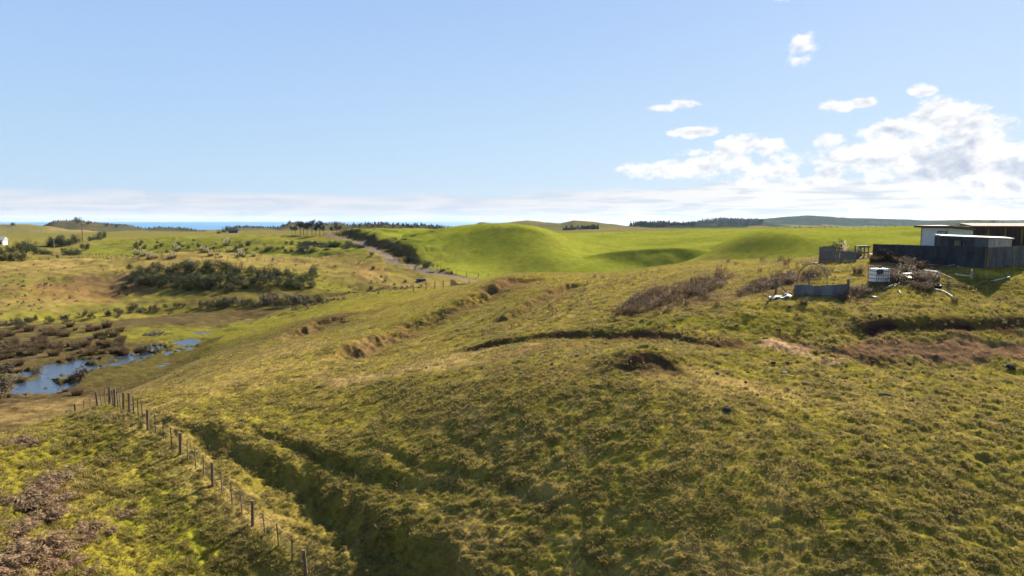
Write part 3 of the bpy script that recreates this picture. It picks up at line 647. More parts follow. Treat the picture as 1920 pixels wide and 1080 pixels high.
#@@OBJECTS@@
# ---------------------------------------------------------------- grass as scattered tufts
def tuft_mesh(name, nb, spread, hgt, wid, seed, dead=.15, lean=.5):
    rnd = random.Random(seed); v = []; f = []; dd = []
    for b in range(nb):
        a = rnd.uniform(0, 6.283); r0 = spread*math.sqrt(rnd.random()); x, y = r0*math.cos(a), r0*math.sin(a)
        a2 = a + rnd.uniform(-1, 1); h = hgt*rnd.uniform(.5, 1.1); l = h*rnd.uniform(.3, 1.2)*lean; w = wid*rnd.uniform(.7, 1.3)
        nx, ny = -math.sin(a2), math.cos(a2); cx_, cy_ = math.cos(a2), math.sin(a2)
        k = len(v); m = .55
        v += [(x-nx*w, y-ny*w, -.02), (x+nx*w, y+ny*w, -.02), (x+cx_*l*m*.6-nx*w*.8, y+cy_*l*m*.6-ny*w*.8, h*m*1.15), (x+cx_*l*m*.6+nx*w*.8, y+cy_*l*m*.6+ny*w*.8, h*m*1.15), (x+cx_*l, y+cy_*l, h*.95)]
        f += [(k, k+1, k+3, k+2), (k+2, k+3, k+4)]; dd += [1.0 if rnd.random() < dead else 0.0]*5
    me = bpy.data.meshes.new(name); me.from_pydata(v, [], f); a_ = me.attributes.new('dead', 'FLOAT', 'POINT'); a_.data.foreach_set('value', dd)
    return me
def scatter(name, meshes, mat, pts, cols, scl, label, cat, tilt=.25):
    col_ = bpy.data.collections.new(name+'_source')
    for i, me in enumerate(meshes):
        me.materials.append(mat); o = bpy.data.objects.new('%s_blade_clump' % name, me); col_.objects.link(o)
    n = len(pts); me = bpy.data.meshes.new(name); me.vertices.add(n); me.vertices.foreach_set('co', pts.astype(np.float32).ravel())
    a = me.attributes.new('gcol', 'FLOAT_COLOR', 'POINT'); a.data.foreach_set('color', np.c_[cols, np.ones(n)].astype(np.float32).ravel())
    rot = np.c_[RNG.normal(0, tilt, n), RNG.normal(0, tilt, n), RNG.uniform(0, 6.283, n)]
    a = me.attributes.new('rot', 'FLOAT_VECTOR', 'POINT'); a.data.foreach_set('vector', rot.astype(np.float32).ravel())
    sv = np.c_[scl, scl, scl*RNG.uniform(.7, 1.25, n)]
    a = me.attributes.new('scl', 'FLOAT_VECTOR', 'POINT'); a.data.foreach_set('vector', sv.astype(np.float32).ravel())
    o = bpy.data.objects.new(name, me); C.objects.link(o)
    ng = bpy.data.node_groups.new(name, 'GeometryNodeTree'); ng.interface.new_socket('Geometry', in_out='INPUT', socket_type='NodeSocketGeometry'); ng.interface.new_socket('Geometry', in_out='OUTPUT', socket_type='NodeSocketGeometry')
    N = ng.nodes; L = ng.links
    gi = N.new('NodeGroupInput'); go = N.new('NodeGroupOutput'); ip = N.new('GeometryNodeInstanceOnPoints'); ci = N.new('GeometryNodeCollectionInfo')
    ci.inputs['Collection'].default_value = col_; ci.inputs['Separate Children'].default_value = True; ci.inputs['Reset Children'].default_value = True
    ra = N.new('GeometryNodeInputNamedAttribute'); ra.data_type = 'FLOAT_VECTOR'; ra.inputs[0].default_value = 'rot'
    sa = N.new('GeometryNodeInputNamedAttribute'); sa.data_type = 'FLOAT_VECTOR'; sa.inputs[0].default_value = 'scl'
    ri = N.new('FunctionNodeRandomValue'); ri.data_type = 'INT'; ri.inputs['Min'].default_value = 0; ri.inputs['Max'].default_value = len(meshes)-1
    L.new(gi.outputs[0], ip.inputs['Points']); L.new(ci.outputs[0], ip.inputs['Instance']); ip.inputs['Pick Instance'].default_value = True
    L.new(ri.outputs[2], ip.inputs['Instance Index']); L.new(ra.outputs[0], ip.inputs['Rotation']); L.new(sa.outputs[0], ip.inputs['Scale']); L.new(ip.outputs[0], go.inputs[0])
    md = o.modifiers.new('scatter', 'NODES'); md.node_group = ng
    tag(o, label, cat, kind='stuff'); return o
def grass():
    N = 430000
    u = RNG.random(N); e = -.45; r0, r1 = 15.5**e, 135.0**e
    r = (r0+(r1-r0)*u)**(1/e); a = RNG.uniform(R(-42), R(42), N)
    x = r*np.sin(a); y = r*np.cos(a); alb, inm, lu = albedo(x, y)
    dens = np.clip(.78+.7*fbm(x, y, .75, 3, .65, 41)+.15*fbm(x, y, 7, 2, .5, 42), .03, 1)
    g = alb[:, 1]/np.maximum(alb[:, 0], .001); dens *= sstep(.60, .93, g)*.92+.08
    dens *= np.where(inm > 0, .25, 1)
    k = RNG.random(N) < dens; x, y, r, alb = x[k], y[k], r[k], alb[k]
    z = H(x, y); clump = np.clip(.82+.75*fbm(x, y, .75, 3, .65, 41)+.12*fbm(x, y, 4, 2, .5, 43), .3, 1.6)
    sc = .80*(r/27)**.6*clump*(1-.4*sstep(60, 110, r))
    npm = in_poly(x, y, NEARP); sc = sc*np.where(npm, 1.25, 1)
    cols = alb*np.clip(RNG.normal(1.25, .28, (len(x), 1)), .5, 2.0)
    ms = [tuft_mesh('grass_tuft', 15, .080, .105, .0085, i, .33, 1.0) for i in range(6)]
    scatter('pasture_grass', ms, M['tuft'], np.c_[x, y, z], cols, sc, 'short clumpy pasture grass covering the near hillside', 'grass')
grass()

# ---------------------------------------------------------------- plant prototypes
def leafy(n, rx, ry, rz, ls, seed, clumps=9, z0=0.0, flat=.0, hollow=.55):
    rnd = random.Random(seed); v = []; f = []
    cs = []
    for i in range(clumps):
        a = rnd.uniform(0, 6.283); q = math.sqrt(rnd.random())*.72; zz = rnd.uniform(.18, .85)
        w = math.sqrt(max(.05, 1-(zz-.35)**2*1.6))
        cs.append((rx*q*w*math.cos(a), ry*q*w*math.sin(a), z0+rz*zz, rnd.uniform(.28, .48)))
    for i in range(n):
        c = rnd.choice(cs); d = Vector((rnd.gauss(0, 1), rnd.gauss(0, 1), rnd.gauss(0, 1))).normalized(); q = c[3]*(hollow+(1-hollow)*rnd.random())*rnd.uniform(.85, 1.12)
        p = Vector((c[0]+d.x*rx*q, c[1]+d.y*ry*q, max(.02, c[2]+d.z*rz*q*.8)))
        nrm = (d + Vector((rnd.gauss(0, .5), rnd.gauss(0, .5), rnd.gauss(0, .5)))).normalized()
        a = nrm.cross(Vector((0, 0, 1))); a = a.normalized() if a.length > .05 else Vector((1, 0, 0)); b = nrm.cross(a); t = rnd.uniform(0, 3.14)
        a, b = a*math.cos(t)+b*math.sin(t), b*math.cos(t)-a*math.sin(t); s_ = ls*rnd.uniform(.6, 1.4)
        k = len(v); v += [p-a*s_, p-b*s_*.55, p+a*s_, p+b*s_*.55]; f.append((k, k+1, k+2, k+3))
    return v, f
def stems(seed, n, h, spread, r, mb=None, base=0):
    rnd = random.Random(seed); mb = mb or MB()
    for i in range(n):
        a = rnd.uniform(0, 6.283); q = spread*rnd.uniform(.3, 1); hh = h*rnd.uniform(.6, 1)
        mb.tube([(0.1*q*math.cos(a), .1*q*math.sin(a), -.3), (.45*q*math.cos(a), .45*q*math.sin(a), hh*.5), (q*math.cos(a+.3), q*math.sin(a+.3), hh)], [r, r*.7, r*.25], 4)
    return mb
def shrub_proto(kind, mat, n, w, h, ls, seed, label='', cat='shrub', clumps=9, trunk='bark', name='shrub'):
    o = thing(name, label, cat, (0, 0, 0)); v, f = leafy(n, w/2, w/2, h, ls, seed, clumps)
    mk('foliage', v, f, M[mat], o); stems(seed+1, 5, h*.7, w*.33, h*.018).obj('stem', M[trunk], o); return o
def strands(n, spread, h, wid, seed, droop=.4, heads=0):
    """thin upright blades or stalks"""
    rnd = random.Random(seed); v = []; f = []
    for i in range(n):
        a = rnd.uniform(0, 6.283); q = spread*math.sqrt(rnd.random()); x, y = q*math.cos(a)*.6, q*math.sin(a)*.6; hh = h*rnd.uniform(.45, 1.05); l = hh*droop*rnd.uniform(.1, 1)
        t = rnd.uniform(0, 3.14); nx, ny = math.cos(t)*wid, math.sin(t)*wid; dx, dy = math.cos(a), math.sin(a); k = len(v)
        v += [(x-nx, y-ny, -.1), (x+nx, y+ny, -.1), (x+dx*l*.4-nx, y+dy*l*.4-ny, hh*.6), (x+dx*l*.4+nx, y+dy*l*.4+ny, hh*.6), (x+dx*l, y+dy*l, hh)]
        f += [(k, k+1, k+3, k+2), (k+2, k+3, k+4)]
        for j in range(heads):
            z = hh*rnd.uniform(.35, 1); s_ = wid*rnd.uniform(2.0, 4.5); kk = len(v); g = z/hh
            p = Vector((x+dx*l*g*g, y+dy*l*g*g, z)); d = Vector((rnd.gauss(0, 1), rnd.gauss(0, 1), rnd.gauss(.6, .6))).normalized(); e = d.cross(Vector((0.3, .2, 1))).normalized()
            v += [p, p+d*s_+e*s_*.5, p+d*s_*2, p+d*s_-e*s_*.5]; f.append((kk, kk+1, kk+2, kk+3))
    return v, f
def bracken(seed):
    rnd = random.Random(seed); v = []; f = []
    for i in range(46):
        a = rnd.uniform(0, 6.283); L = rnd.uniform(.45, .95); up = rnd.uniform(.35, 1.0); x0, y0 = rnd.gauss(0, .22), rnd.gauss(0, .22); pts = []
        for t in range(9):
            q = t/8; pts.append(Vector((x0+math.cos(a)*L*q*.8, y0+math.sin(a)*L*q*.8, .02+L*up*(q-.62*q*q*1.25))))
        for t in range(8):
            p, q = pts[t], pts[t+1]; d = (q-p).normalized(); e = Vector((-math.sin(a), math.cos(a), rnd.uniform(-.3, .3))); k = len(v)
            v += [p-e*.006, p+e*.006, q+e*.005, q-e*.005]; f.append((k, k+1, k+2, k+3))
            w = .20*math.sin(math.pi*min(1, (t+1.5)/9))*rnd.uniform(.6, 1.15)
            for s_ in (-1, 1):
                k = len(v); tip = p + e*s_*w + d*w*.5 + Vector((0, 0, -w*rnd.uniform(0, .7))); m_ = p.lerp(tip, .5)
                v += [p, m_+d*.028, tip, m_-d*.028]; f.append((k, k+1, k+2, k+3))
    return v, f
used = set()
LM = [(300, 655, 'by the farthest marsh puddle'), (215, 682, 'by the middle marsh puddle'), (150, 714, 'by the grey shrub between the puddles'), (90, 705, 'by the nearest wide puddle'), (20, 740, 'by the puddle at the frame edge'), (40, 640, 'at the left end of the tussock field'), (120, 640, 'in the middle of the tussock field'), (200, 630, 'at the right end of the tussock field'), (288, 628, 'by the heap of dead branches'),
      (60, 668, 'below the left end of the tussock field'), (140, 670, 'below the middle of the tussock field'), (10, 620, 'on the far marsh edge at the frame edge'), (150, 612, 'on the far marsh edge'), (240, 598, 'near the far marsh bushes'),
      (1215, 690, 'by the small hollowed mound'), (1362, 768, 'by the large lone clod'), (1490, 650, 'by the bare sandy bank'), (1100, 628, 'along the left part of the turf scarp'), (1300, 638, 'along the right part of the turf scarp'), (1545, 550, 'below the iron pen'), (1720, 540, 'below the weedy mound'), (1655, 742, 'by the short dark log'), (1470, 699, 'by the pale stone'), (1780, 660, 'below the earth slip'), (1000, 690, 'on the worn track left of the mound'), (850, 695, 'at the left end of the worn track'), (1200, 600, 'on the turf above the scarp'), (1600, 600, 'above the earth slip'), (1590, 725, 'on the turf left of the dark log'),
      (330, 462, 'left of the terrace middle'), (425, 455, 'at the tall terrace plume group'), (260, 478, 'at the left end of the terrace'), (390, 476, 'just above the thicket'), (450, 480, 'above the right part of the thicket'), (500, 460, 'on the right half of the terrace'), (560, 470, 'at the foot of the terrace bank'), (350, 470, 'above the left part of the thicket'), (325, 486, 'by the close set posts'), (640, 468, 'near the gravel road bend'),
      (210, 545, 'left of the thicket'), (700, 505, 'below the gravel road'), (60, 535, 'on the open slope at the left'), (750, 532, 'near the culvert'), (600, 500, 'right of the thicket'), (790, 495, 'on the upper road bank'), (830, 508, 'on the lower road bank'),
      (1300, 545, 'in the broad brown patch'), (1350, 515, 'beside the tallest clump'), (1200, 580, 'at the lower end of the brown patch'), (1470, 490, 'on the crest near the plank fence'), (1420, 510, 'left of the pipe hoop'), (1140, 525, 'on the left part of the ridge crest'), (1250, 575, 'below the broad brown patch'),
      (400, 575, 'at the left end of the belt'), (475, 575, 'in the middle of the belt'), (530, 575, 'right of the belt middle'), (590, 570, 'at the right end of the belt'), (437, 575, 'left of the belt middle'),
      (1660, 488, 'at the left end of the iron fence'), (1700, 500, 'along the long iron fence'), (1680, 525, 'beside the caged tank'), (1735, 530, 'on top of the weedy mound'), (1608, 548, 'right of the iron pen'), (1600, 472, 'behind the plank fence'), (1500, 522, 'behind the iron pen'), (75, 925, 'in the upper drift'), (90, 972, 'in the middle drift'), (55, 1045, 'in the lower drift'), (140, 1050, 'right of the lower drift'), (100, 462, 'in the dark middle clump'), (50, 473, 'in the left clump'), (135, 478, 'in front of the dark clump'), (25, 489, 'in the low front row'), (185, 450, 'by the farm track')]
def spot(px, py):
    return min(LM, key=lambda l: (l[0]-px)**2+((l[1]-py)*2.2)**2)[2]
def place(proto, base, sc=(1, 1, 1), label=None, group=None, rz=None, sink=.0):
    base = Vector(base); base.z -= sink; rz = random.uniform(0, 6.28) if rz is None else rz
    sc = (sc, sc, sc) if isinstance(sc, (int, float)) else sc
    if proto.name not in used:
        used.add(proto.name); proto.location = base; proto.rotation_euler = (0, 0, rz); proto.scale = sc
        if label: proto['label'] = label
        if group: proto['group'] = group
        return proto
    return tree_copy(proto, base, rz, sc, label, group)

# thicket of evergreen shrubs across the valley
TH = [shrub_proto('t', 'leaf', 1500, 5.6, 4.6, .15, 100+i, cat='shrub', clumps=14, name='evergreen_shrub') for i in range(3)]
THO = [shrub_proto('t', 'olive', 1200, 4.4, 3.4, .14, 120+i, cat='shrub', clumps=11, name='olive_shrub') for i in range(3)]
k = 0
thick = [(258, 512, 1.0), (275, 508, 1.05), (298, 506, 1.0), (322, 508, 1.05), (345, 506, 1.35), (362, 505, 1.2), (386, 507, 1.1), (404, 505, 1.4), (424, 508, 1.1), (446, 509, 1.1), (468, 511, .95), (490, 514, .85), (506, 512, 1.15), (522, 517, .9), (548, 519, .95), (566, 520, .9), (587, 519, 1.0),
         (250, 524, .85), (268, 528, .95), (290, 526, 1.0), (312, 529, 1.1), (335, 527, 1.1), (356, 530, 1.1), (380, 528, 1.0), (402, 527, 1.15), (425, 528, 1.1), (450, 527, 1.1), (474, 528, 1.0), (498, 528, 1.0), (520, 530, .9), (541, 531, .9), (562, 533, .8), (580, 534, .8)]
for (px, py, s_) in thick:
    k += 1; b = onpix(px+random.uniform(-3, 3), py+5)
    place(TH[k % 3], b, (s_*random.uniform(.8, 1.0), s_*random.uniform(.7, .95), s_*random.uniform(.58, .76)), '%s evergreen shrub in the %s of the valley thicket, %s' % ('tall' if s_ > 1.15 else ('low' if s_ < .92 else 'rounded'), 'back row' if py < 521 else 'front row', 'left end' if px < 300 else ('left of its middle' if px < 360 else ('at its highest middle part' if px < 430 else ('right of its middle' if px < 510 else 'right end')))), 'evergreen shrubs of the valley thicket', sink=.3)
for i, (px, py) in enumerate([(283, 536), (305, 539), (330, 541), (352, 543), (368, 538), (385, 541), (398, 536), (412, 541), (432, 543), (440, 535), (455, 540), (545, 540), (563, 541)]):
    place(THO[i % 3], onpix(px, py+2), random.uniform(.55, .8), 'olive green shrub along the front edge of the dark valley thicket', 'olive shrubs fronting the thicket', sink=.15)
place(TH[1], onpix(588, 512), .55, 'small dark round bush at the right end of the valley thicket', sink=.1)
place(TH[2], onpix(243, 505), .4, 'small dark bush standing off the left end of the valley thicket', sink=.1)
# second belt nearer the marsh
GT = [shrub_proto('g', 'greytwig', 700, 3.4, 2.4, .13, 140+i, cat='shrub', clumps=10, name='grey_shrub') for i in range(2)]
for i, (px, py, s_) in enumerate([(378, 577, .75), (394, 578, .8), (410, 578, .85), (424, 576, .9), (466, 577, .9), (480, 579, .85), (520, 577, 1.0), (536, 577, .9), (575, 575, .7), (598, 569, .8)]):
    place(THO[i % 3], onpix(px, py), s_*.72, 'olive shrub of the low belt, '+spot(px, py), 'olive shrubs of the lower belt', sink=.15)
for i, (px, py, s_) in enumerate([(418, 571, .8), (436, 573, .9), (452, 573, .7), (497, 571, 1.0), (512, 570, 1.1), (545, 571, 1.1), (560, 570, 1.0), (577, 568, .8)]):
    place(GT[i % 2], onpix(px, py), s_, 'grey twiggy shrub above the marsh, '+spot(px, py), 'grey shrubs of the lower belt', sink=.1)
# tussocks and low shrubs of the marsh
SG = []
for i in range(3):
    o = thing('sedge_tussock', '', 'sedge tussock', (0, 0, 0)); v, f = strands(260, .9, 1.15, .022, 160+i, .75); mk('blade', v, f, M['marshgrass'], o).name = 'blades'; SG.append(o)
rr_ = random.Random(5); cnt = 0
for i in range(150):
    if i < 95: px, py = rr_.uniform(-10, 235), rr_.uniform(612, 668)
    else: px, py = rr_.uniform(-10, 330), rr_.uniform(660, 748)
    if 150 < px < 400 and py > 680-(px-150)*.12: continue
    x, y = pixw(px, py, H)
    if pondmask(np.array([x]), np.array([y]))[0] > .28: continue
    place(SG[i % 3], (x, y, hz(x, y)), rr_.uniform(.5, 1.15)*(1.0 if py < 668 else .7), 'brown sedge tussock on the marsh floor '+spot(px, py), 'sedge tussocks on the marsh', sink=.05)
for i, (px, py, s_, lb) in enumerate([(150, 714, .9, 'grey leafless shrub standing between the two main marsh puddles'), (272, 664, .8, 'grey twiggy shrub at the right end of the middle marsh puddle'), (296, 660, .75, 'grey twiggy shrub just left of the farthest marsh puddle'), (8, 738, 1.0, 'grey brown shrub at the frame edge beside the nearest marsh puddle'), (68, 702, .5, 'small grey shrub on the mud left of the puddles'), (14, 700, .8, 'grey shrub in the marsh above the frame edge puddle')]):
    place(GT[i % 2], onpix(px, py), s_*.75, lb)
for i in range(26):
    px = rr_.uniform(0, 330); py = 612-px*.09+rr_.uniform(-6, 5)
    place(GT[i % 2] if i % 3 else THO[i % 3], onpix(px, py), rr_.uniform(.28, .5), 'low scrubby bush '+spot(px, py), 'low bushes on the far marsh edge', sink=.1)
for i, (px, py, s_) in enumerate([(250, 586, .85), (286, 584, .6), (332, 577, .55), (310, 578, .45), (345, 576, .4)]):
    place(THO[i % 3], onpix(px, py), s_*.75, ['broad green bush at the foot of the far slope by the marsh', 'round green bush second from the left at the far marsh edge', 'small green bush below the thicket near the marsh edge', 'tiny green bush between two larger ones at the far marsh edge', 'tiny olive bush rightmost of the row at the far marsh edge'][i], sink=.1)
# scattered bushes on the far slope
far_b = [(210, 543, .35), (232, 541, .55), (224, 552, .3), (238, 554, .3), (45, 538, .3), (86, 534, .3), (130, 560, .25), (700, 505, .5), (697, 480, .6), (608, 470, .25), (555, 498, .25), (628, 500, .25), (655, 540, .2), (715, 520, .3), (722, 528, .3), (694, 540, .25), (740, 535, .3), (760, 530, .4), (696, 545, .45), (512, 487, .3)]
for i, (px, py, s_) in enumerate(far_b):
    place(TH[i % 3], onpix(px, py), s_*.6, 'small dark bush on the tawny slope '+spot(px, py), 'dotted bushes on the far slope', sink=.1)
FB = [(38, 470, 1.1), (58, 471, 1.2), (48, 474, .9), (70, 477, .9), (82, 478, .8), (20, 473, .8), (4, 478, .8), (95, 462, 1.0), (103, 461, 1.2), (113, 461, 1.3), (122, 461, 1.1), (132, 460, .9), (143, 457, 1.2), (14, 489, .7), (27, 489, .8), (40, 490, .8), (5, 489, .7), (160, 469, .9), (122, 479, .8), (137, 480, .9), (146, 479, .7), (168, 452, .7), (178, 450, .8), (192, 447, 1.2), (187, 450, .8), (108, 483, .3), (92, 478, .5)]
for i, (px, py, s_) in enumerate(FB):
    place(TH[i % 3], onpix(px, py), s_*.95, ('tall' if s_ > 1 else 'low')+' dark hedge shrub far left, '+spot(px, py) if i not in (17, 23) else ('lone round dark bush on the pasture right of the hedge clump' if i == 17 else 'tall dark bush at the head of the farm track'), None if i in (17, 23) else 'hedge clump shrubs on the left', sink=.3)
for i in range(34):
    px = rr_.uniform(560, 680); py = 462+rr_.uniform(-6, 9); py += (px < 600)*1
    if py < 448+(px-560)*.1: continue
    place(TH[i % 3], onpix(px, py), (rr_.uniform(.6, 1.0), rr_.uniform(.6, 1.0), rr_.uniform(.35, .55)), 'low dark scrub bush on the shaded bank of the green terrace', 'scrub bushes on the terrace bank', sink=.5)
for i in range(46):
    px = rr_.uniform(235, 560); py = rr_.uniform(452, 474)
    place(TH[i % 3], onpix(px, py), rr_.uniform(.2, .5), 'tiny dark bush on the green terrace, '+spot(px, py), 'tiny bushes on the green terrace', sink=.2)
for i in range(30):
    t = rr_.random(); px = 765+t*85; py = 488+t*27+rr_.uniform(-6, 4)-t*2
    place(TH[i % 3] if i % 2 else GT[i % 2], onpix(px, py), rr_.uniform(.16, .38), 'scrubby bush above the gravel road '+spot(px, py), 'bushes on the road bank', sink=.2)
n_ = 2600; vy = 118*np.exp(RNG.random(n_)*math.log(2.5)); vx = (RNG.uniform(-20, 790, n_)-CX)/F*vy
k_ = (fbm(vx, vy, 22, 3, .6, 50) > -.02) & ~in_poly(vx, vy, MARSH); vx = np.c_[vx[k_], vy[k_]][:620]
X = np.array(vx); Z = H(X[:, 0], X[:, 1]); wm = []
for i in range(3):
    v, f = leafy(46, .7, .6, .5, .12, 420+i, 4); me = bpy.data.meshes.new('scrub'); me.from_pydata([tuple(p) for p in v], [], f); wm.append(me)
M['scrub'] = leafmat('low_scrub', (.085, .072, .035), (.035, .035, .018), 1.0, .2)
scatter('low_scrub', wm, M['scrub'], np.c_[X, Z], np.ones((len(X), 3))*.05, RNG.uniform(.25, .95, len(X)), 'low olive brown scrub speckling the rough far slope', 'scrub', .2)
# toetoe with pale plumes
TT = thing('toetoe_clump', '', 'pampas grass', (0, 0, 0))
v, f = strands(150, 1.6, 1.8, .03, 180, .9); mk('leaves', v, f, M['olive'], TT)
v, f = [], []
for i in range(9):
    a = i*.7; x, y = .5*math.cos(a), .5*math.sin(a); vv, ff = leafy(34, .28, .28, 1.0, .14, 190+i, 3, 0)
    kk = len(v); hh = 1.7+.5*math.sin(i*2.1); v += [Vector(p)+Vector((x*1.6, y*1.6, hh)) for p in vv]; f += [tuple(q+kk for q in g) for g in ff]
tag(mk('plumes', v, f, M['plume'], TT), kind='stuff')
for i, (px, py, s_) in enumerate([(424, 461, 1.3), (428, 455, 1.0), (328, 465, 1.0), (343, 463, .9), (336, 468, .7), (256, 479, 1.0), (268, 481, .9), (280, 487, 1.0), (292, 484, .6), (330, 472, 1.0), (320, 486, .8), (325, 484, .9), (380, 474, .9), (395, 480, .8), (407, 479, .7), (430, 474, 1.0), (450, 479, 1.0), (455, 482, .8), (475, 481, .7), (572, 473, .5), (388, 474, .7), (414, 483, .6), (445, 483, .7), (360, 472, .5)]):
    place(TT, onpix(px, py), s_*.85, ('large ' if s_ > .9 else 'small ')+'pampas grass clump with cream plumes '+spot(px, py), 'pampas grass clumps', sink=.1)
# pines
def pine(seed, h, w):
    o = thing('pine_tree', '', 'pine tree', (0, 0, 0)); mb = MB(); rnd = random.Random(seed)
    mb.tube([(0, 0, -1), (.2, 0, h*.45), (rnd.uniform(-1, 1), .3, h*.85)], [.4, .3, .12], 6)
    for i in range(6):
        a = rnd.uniform(0, 6.28); z0 = h*rnd.uniform(.45, .65); mb.tube([(.15, 0, z0), (w*.36*math.cos(a), w*.36*math.sin(a), z0+h*.22)], [.16, .05], 4)
    mb.obj('trunk', M['bark'], o); v, f = leafy(800, w/2, w/2, h*.48, .42, seed, 12, h*.50); mk('crown', v, f, M['pine'], o); return o
PN = [pine(200+i, 14+i, 9+i) for i in range(3)]
for i, (px, py, s_) in enumerate([(548, 439, .62), (554, 440, .6), (563, 440, .85), (569, 440, 1.0), (576, 441, .85), (585, 441, .95), (592, 442, .8), (600, 442, 1.0), (606, 441, .6), (622, 438, .55), (631, 438, .6), (638, 437, .5)]):
    b = onpix(px, py); D = b.y; place(PN[i % 3], b, s_*D/640, 'flat topped pine in the row on the skyline above the terrace', 'pines on the terrace skyline', sink=.4)
# bushes along distant ridges
for i, (px, py, s_) in enumerate([(147, 419, 1.6), (166, 421, 1.0), (200, 425, 1.0), (218, 427, .9), (420, 436, 1.2), (428, 434, 1.5), (436, 434, 1.0), (410, 438, 1.0), (24, 424, 1.0), (630, 424, 1.2)]):
    b = onpix(px, py); place(TH[i % 3], b, s_*b.y/700, 'lone dark bush on the crest of the distant coastal dunes', 'bushes on the distant dune crest', sink=.5)
# dead branches by the puddle
o = thing('driftwood_heap', 'heap of bleached dead branches at the edge of the marsh puddle', 'dead branches', onpix(288, 628)); rnd = random.Random(8)
for i in range(16):
    a = rnd.uniform(-.6, .6); L = rnd.uniform(.8, 2.4); x0, y0 = rnd.uniform(-2, 2), rnd.uniform(-.7, .7)
    MB().tube([(x0, y0, .1), (x0+L*.5*math.cos(a), y0+L*.5*math.sin(a), .5*rnd.random()+.15), (x0+L*math.cos(a), y0+L*math.sin(a), rnd.random()*.7)], [.09, .07, .03], 5).obj('branch', M['wood'], o)

# near bottom-left dead bracken and tussocks
BK = []
for i in range(4):
    o = thing('bracken_clump', '', 'dead bracken', (0, 0, 0)); v, f = bracken(300+i); mk('fronds', v, f, M['brown'], o); BK.append(o)
blist = [(98, 905, 1.15, 'dead bracken clump topping the brown drift in the near paddock'), (72, 925, 1.1, None), (52, 945, 1.1, None), (88, 948, .9, None), (120, 935, .6, 'small separate dead bracken tuft right of the upper brown drift'), (100, 968, .9, None), (75, 975, .9, None), (160, 998, .85, 'upright dead bracken clump alone in the middle of the near paddock'), (150, 1018, .6, None), (35, 1000, .9, None), (60, 1030, 1.15, None), (25, 1050, 1.2, None), (105, 1035, 1.0, None), (130, 1060, .7, None), (5, 1075, 1.0, None), (85, 1070, .9, None), (235, 965, .6, 'low dead bracken tuft right of the upright clump in the near paddock'), (205, 998, .55, 'low brown tuft on a hummock between two bracken clumps'), (35, 828, .75, 'dead bracken clump at the paddock crest near the frame edge'), (58, 833, .6, 'smaller dead bracken clump right of the one at the paddock crest'), (20, 832, .5, None), (160, 1072, .5, None)]
for i, (px, py, s_, lb) in enumerate(blist):
    place(BK[i % 4], onpix(px, py), (s_*1.3, s_*1.3, s_*1.75), lb or ('tall' if s_ > 1.05 else 'low')+' brown dead bracken clump '+spot(px, py), None if lb else 'dead bracken clumps in the drift', sink=.03)

# dry weeds on the ridge
WD = []
for i in range(3):
    o = thing('dock_clump', '', 'dry weed', (0, 0, 0)); v, f = strands(46, .55, .75, .009, 320+i, .35, 7); mk('stalks', v, f, M['weed'], o); WD.append(o)
wl = [(1352, 516, 1.5, 'tall dark dry weed clump on the ridge crest left of the plank fence'), (1348, 522, 1.1, None), (1303, 535, 1.3, 'broad dark weed clump below the tallest one on the ridge'), (1314, 530, 1.0, None), (1318, 555, 1.0, None), (1300, 552, 1.0, None), (1335, 543, 1.0, None), (1350, 538, .9, None), (1285, 550, .9, None), (1268, 553, 1.0, None), (1195, 566, 1.1, None), (1208, 560, 1.0, None), (1220, 556, .9, None), (1245, 562, .9, None), (1240, 573, .8, None), (1255, 580, .8, None), (1290, 572, .8, None), (1275, 568, 1.0, None), (1180, 585, .8, None), (1160, 592, .8, None), (1230, 590, .7, None), (1190, 588, .7, None),
      (1032, 576, .7, 'small dark weed tuft alone on the lower ridge slope'), (1365, 492, .7, None), (1380, 497, .6, None), (1430, 490, .9, None), (1464, 490, 1.1, 'brown weed clump on the crest between ridge and plank fence'), (1473, 497, 1.0, None), (1482, 492, .9, None), (1425, 510, .7, None), (1115, 520, .6, None), (1130, 522, .6, None), (1187, 535, .5, None), (1210, 545, .5, None), (1345, 572, .6, None), (1325, 560, .7, None)]
for i, (px, py, s_, lb) in enumerate(wl):
    place(WD[i % 3], onpix(px, py), s_*1.05, lb or ('larger' if s_ > .95 else 'smaller')+' brown dry weed clump '+spot(px, py), None if lb else 'dry weed clumps on the ridge')
pts = []
for (cx_, cy_, a, b, n_) in [(1268, 548, 90, 22, 380), (1330, 535, 40, 18, 120), (1205, 575, 55, 16, 150), (1455, 530, 60, 13, 260), (1420, 545, 40, 8, 90), (1610, 552, 40, 14, 90), (1530, 520, 30, 10, 60), (1700, 515, 60, 22, 160), (1500, 505, 60, 12, 50), (1150, 530, 90, 14, 60), (1000, 590, 120, 30, 60)]:
    for i in range(n_):
        t = rr_.uniform(0, 6.28); q = math.sqrt(rr_.random()); pts.append((cx_+a*q*math.cos(t)-(b*q*math.sin(t))*1.2, cy_+b*q*math.sin(t)-a*q*math.cos(t)*.16))
X = np.array([pixw(*p) for p in pts]); Z = H(X[:, 0], X[:, 1])
wm = []
for i in range(3):
    v, f = strands(9, .25, .42, .008, 340+i, .4, 4); me = bpy.data.meshes.new('dry_weed'); me.from_pydata([tuple(p) for p in v], [], f); wm.append(me)
scatter('dry_weeds', wm, M['weed'], np.c_[X, Z], np.ones((len(X), 3))*.1, RNG.uniform(.6, 1.5, len(X)), 'thin brown dead weed stalks scattered along the ridge and yard', 'dry weeds', .15)

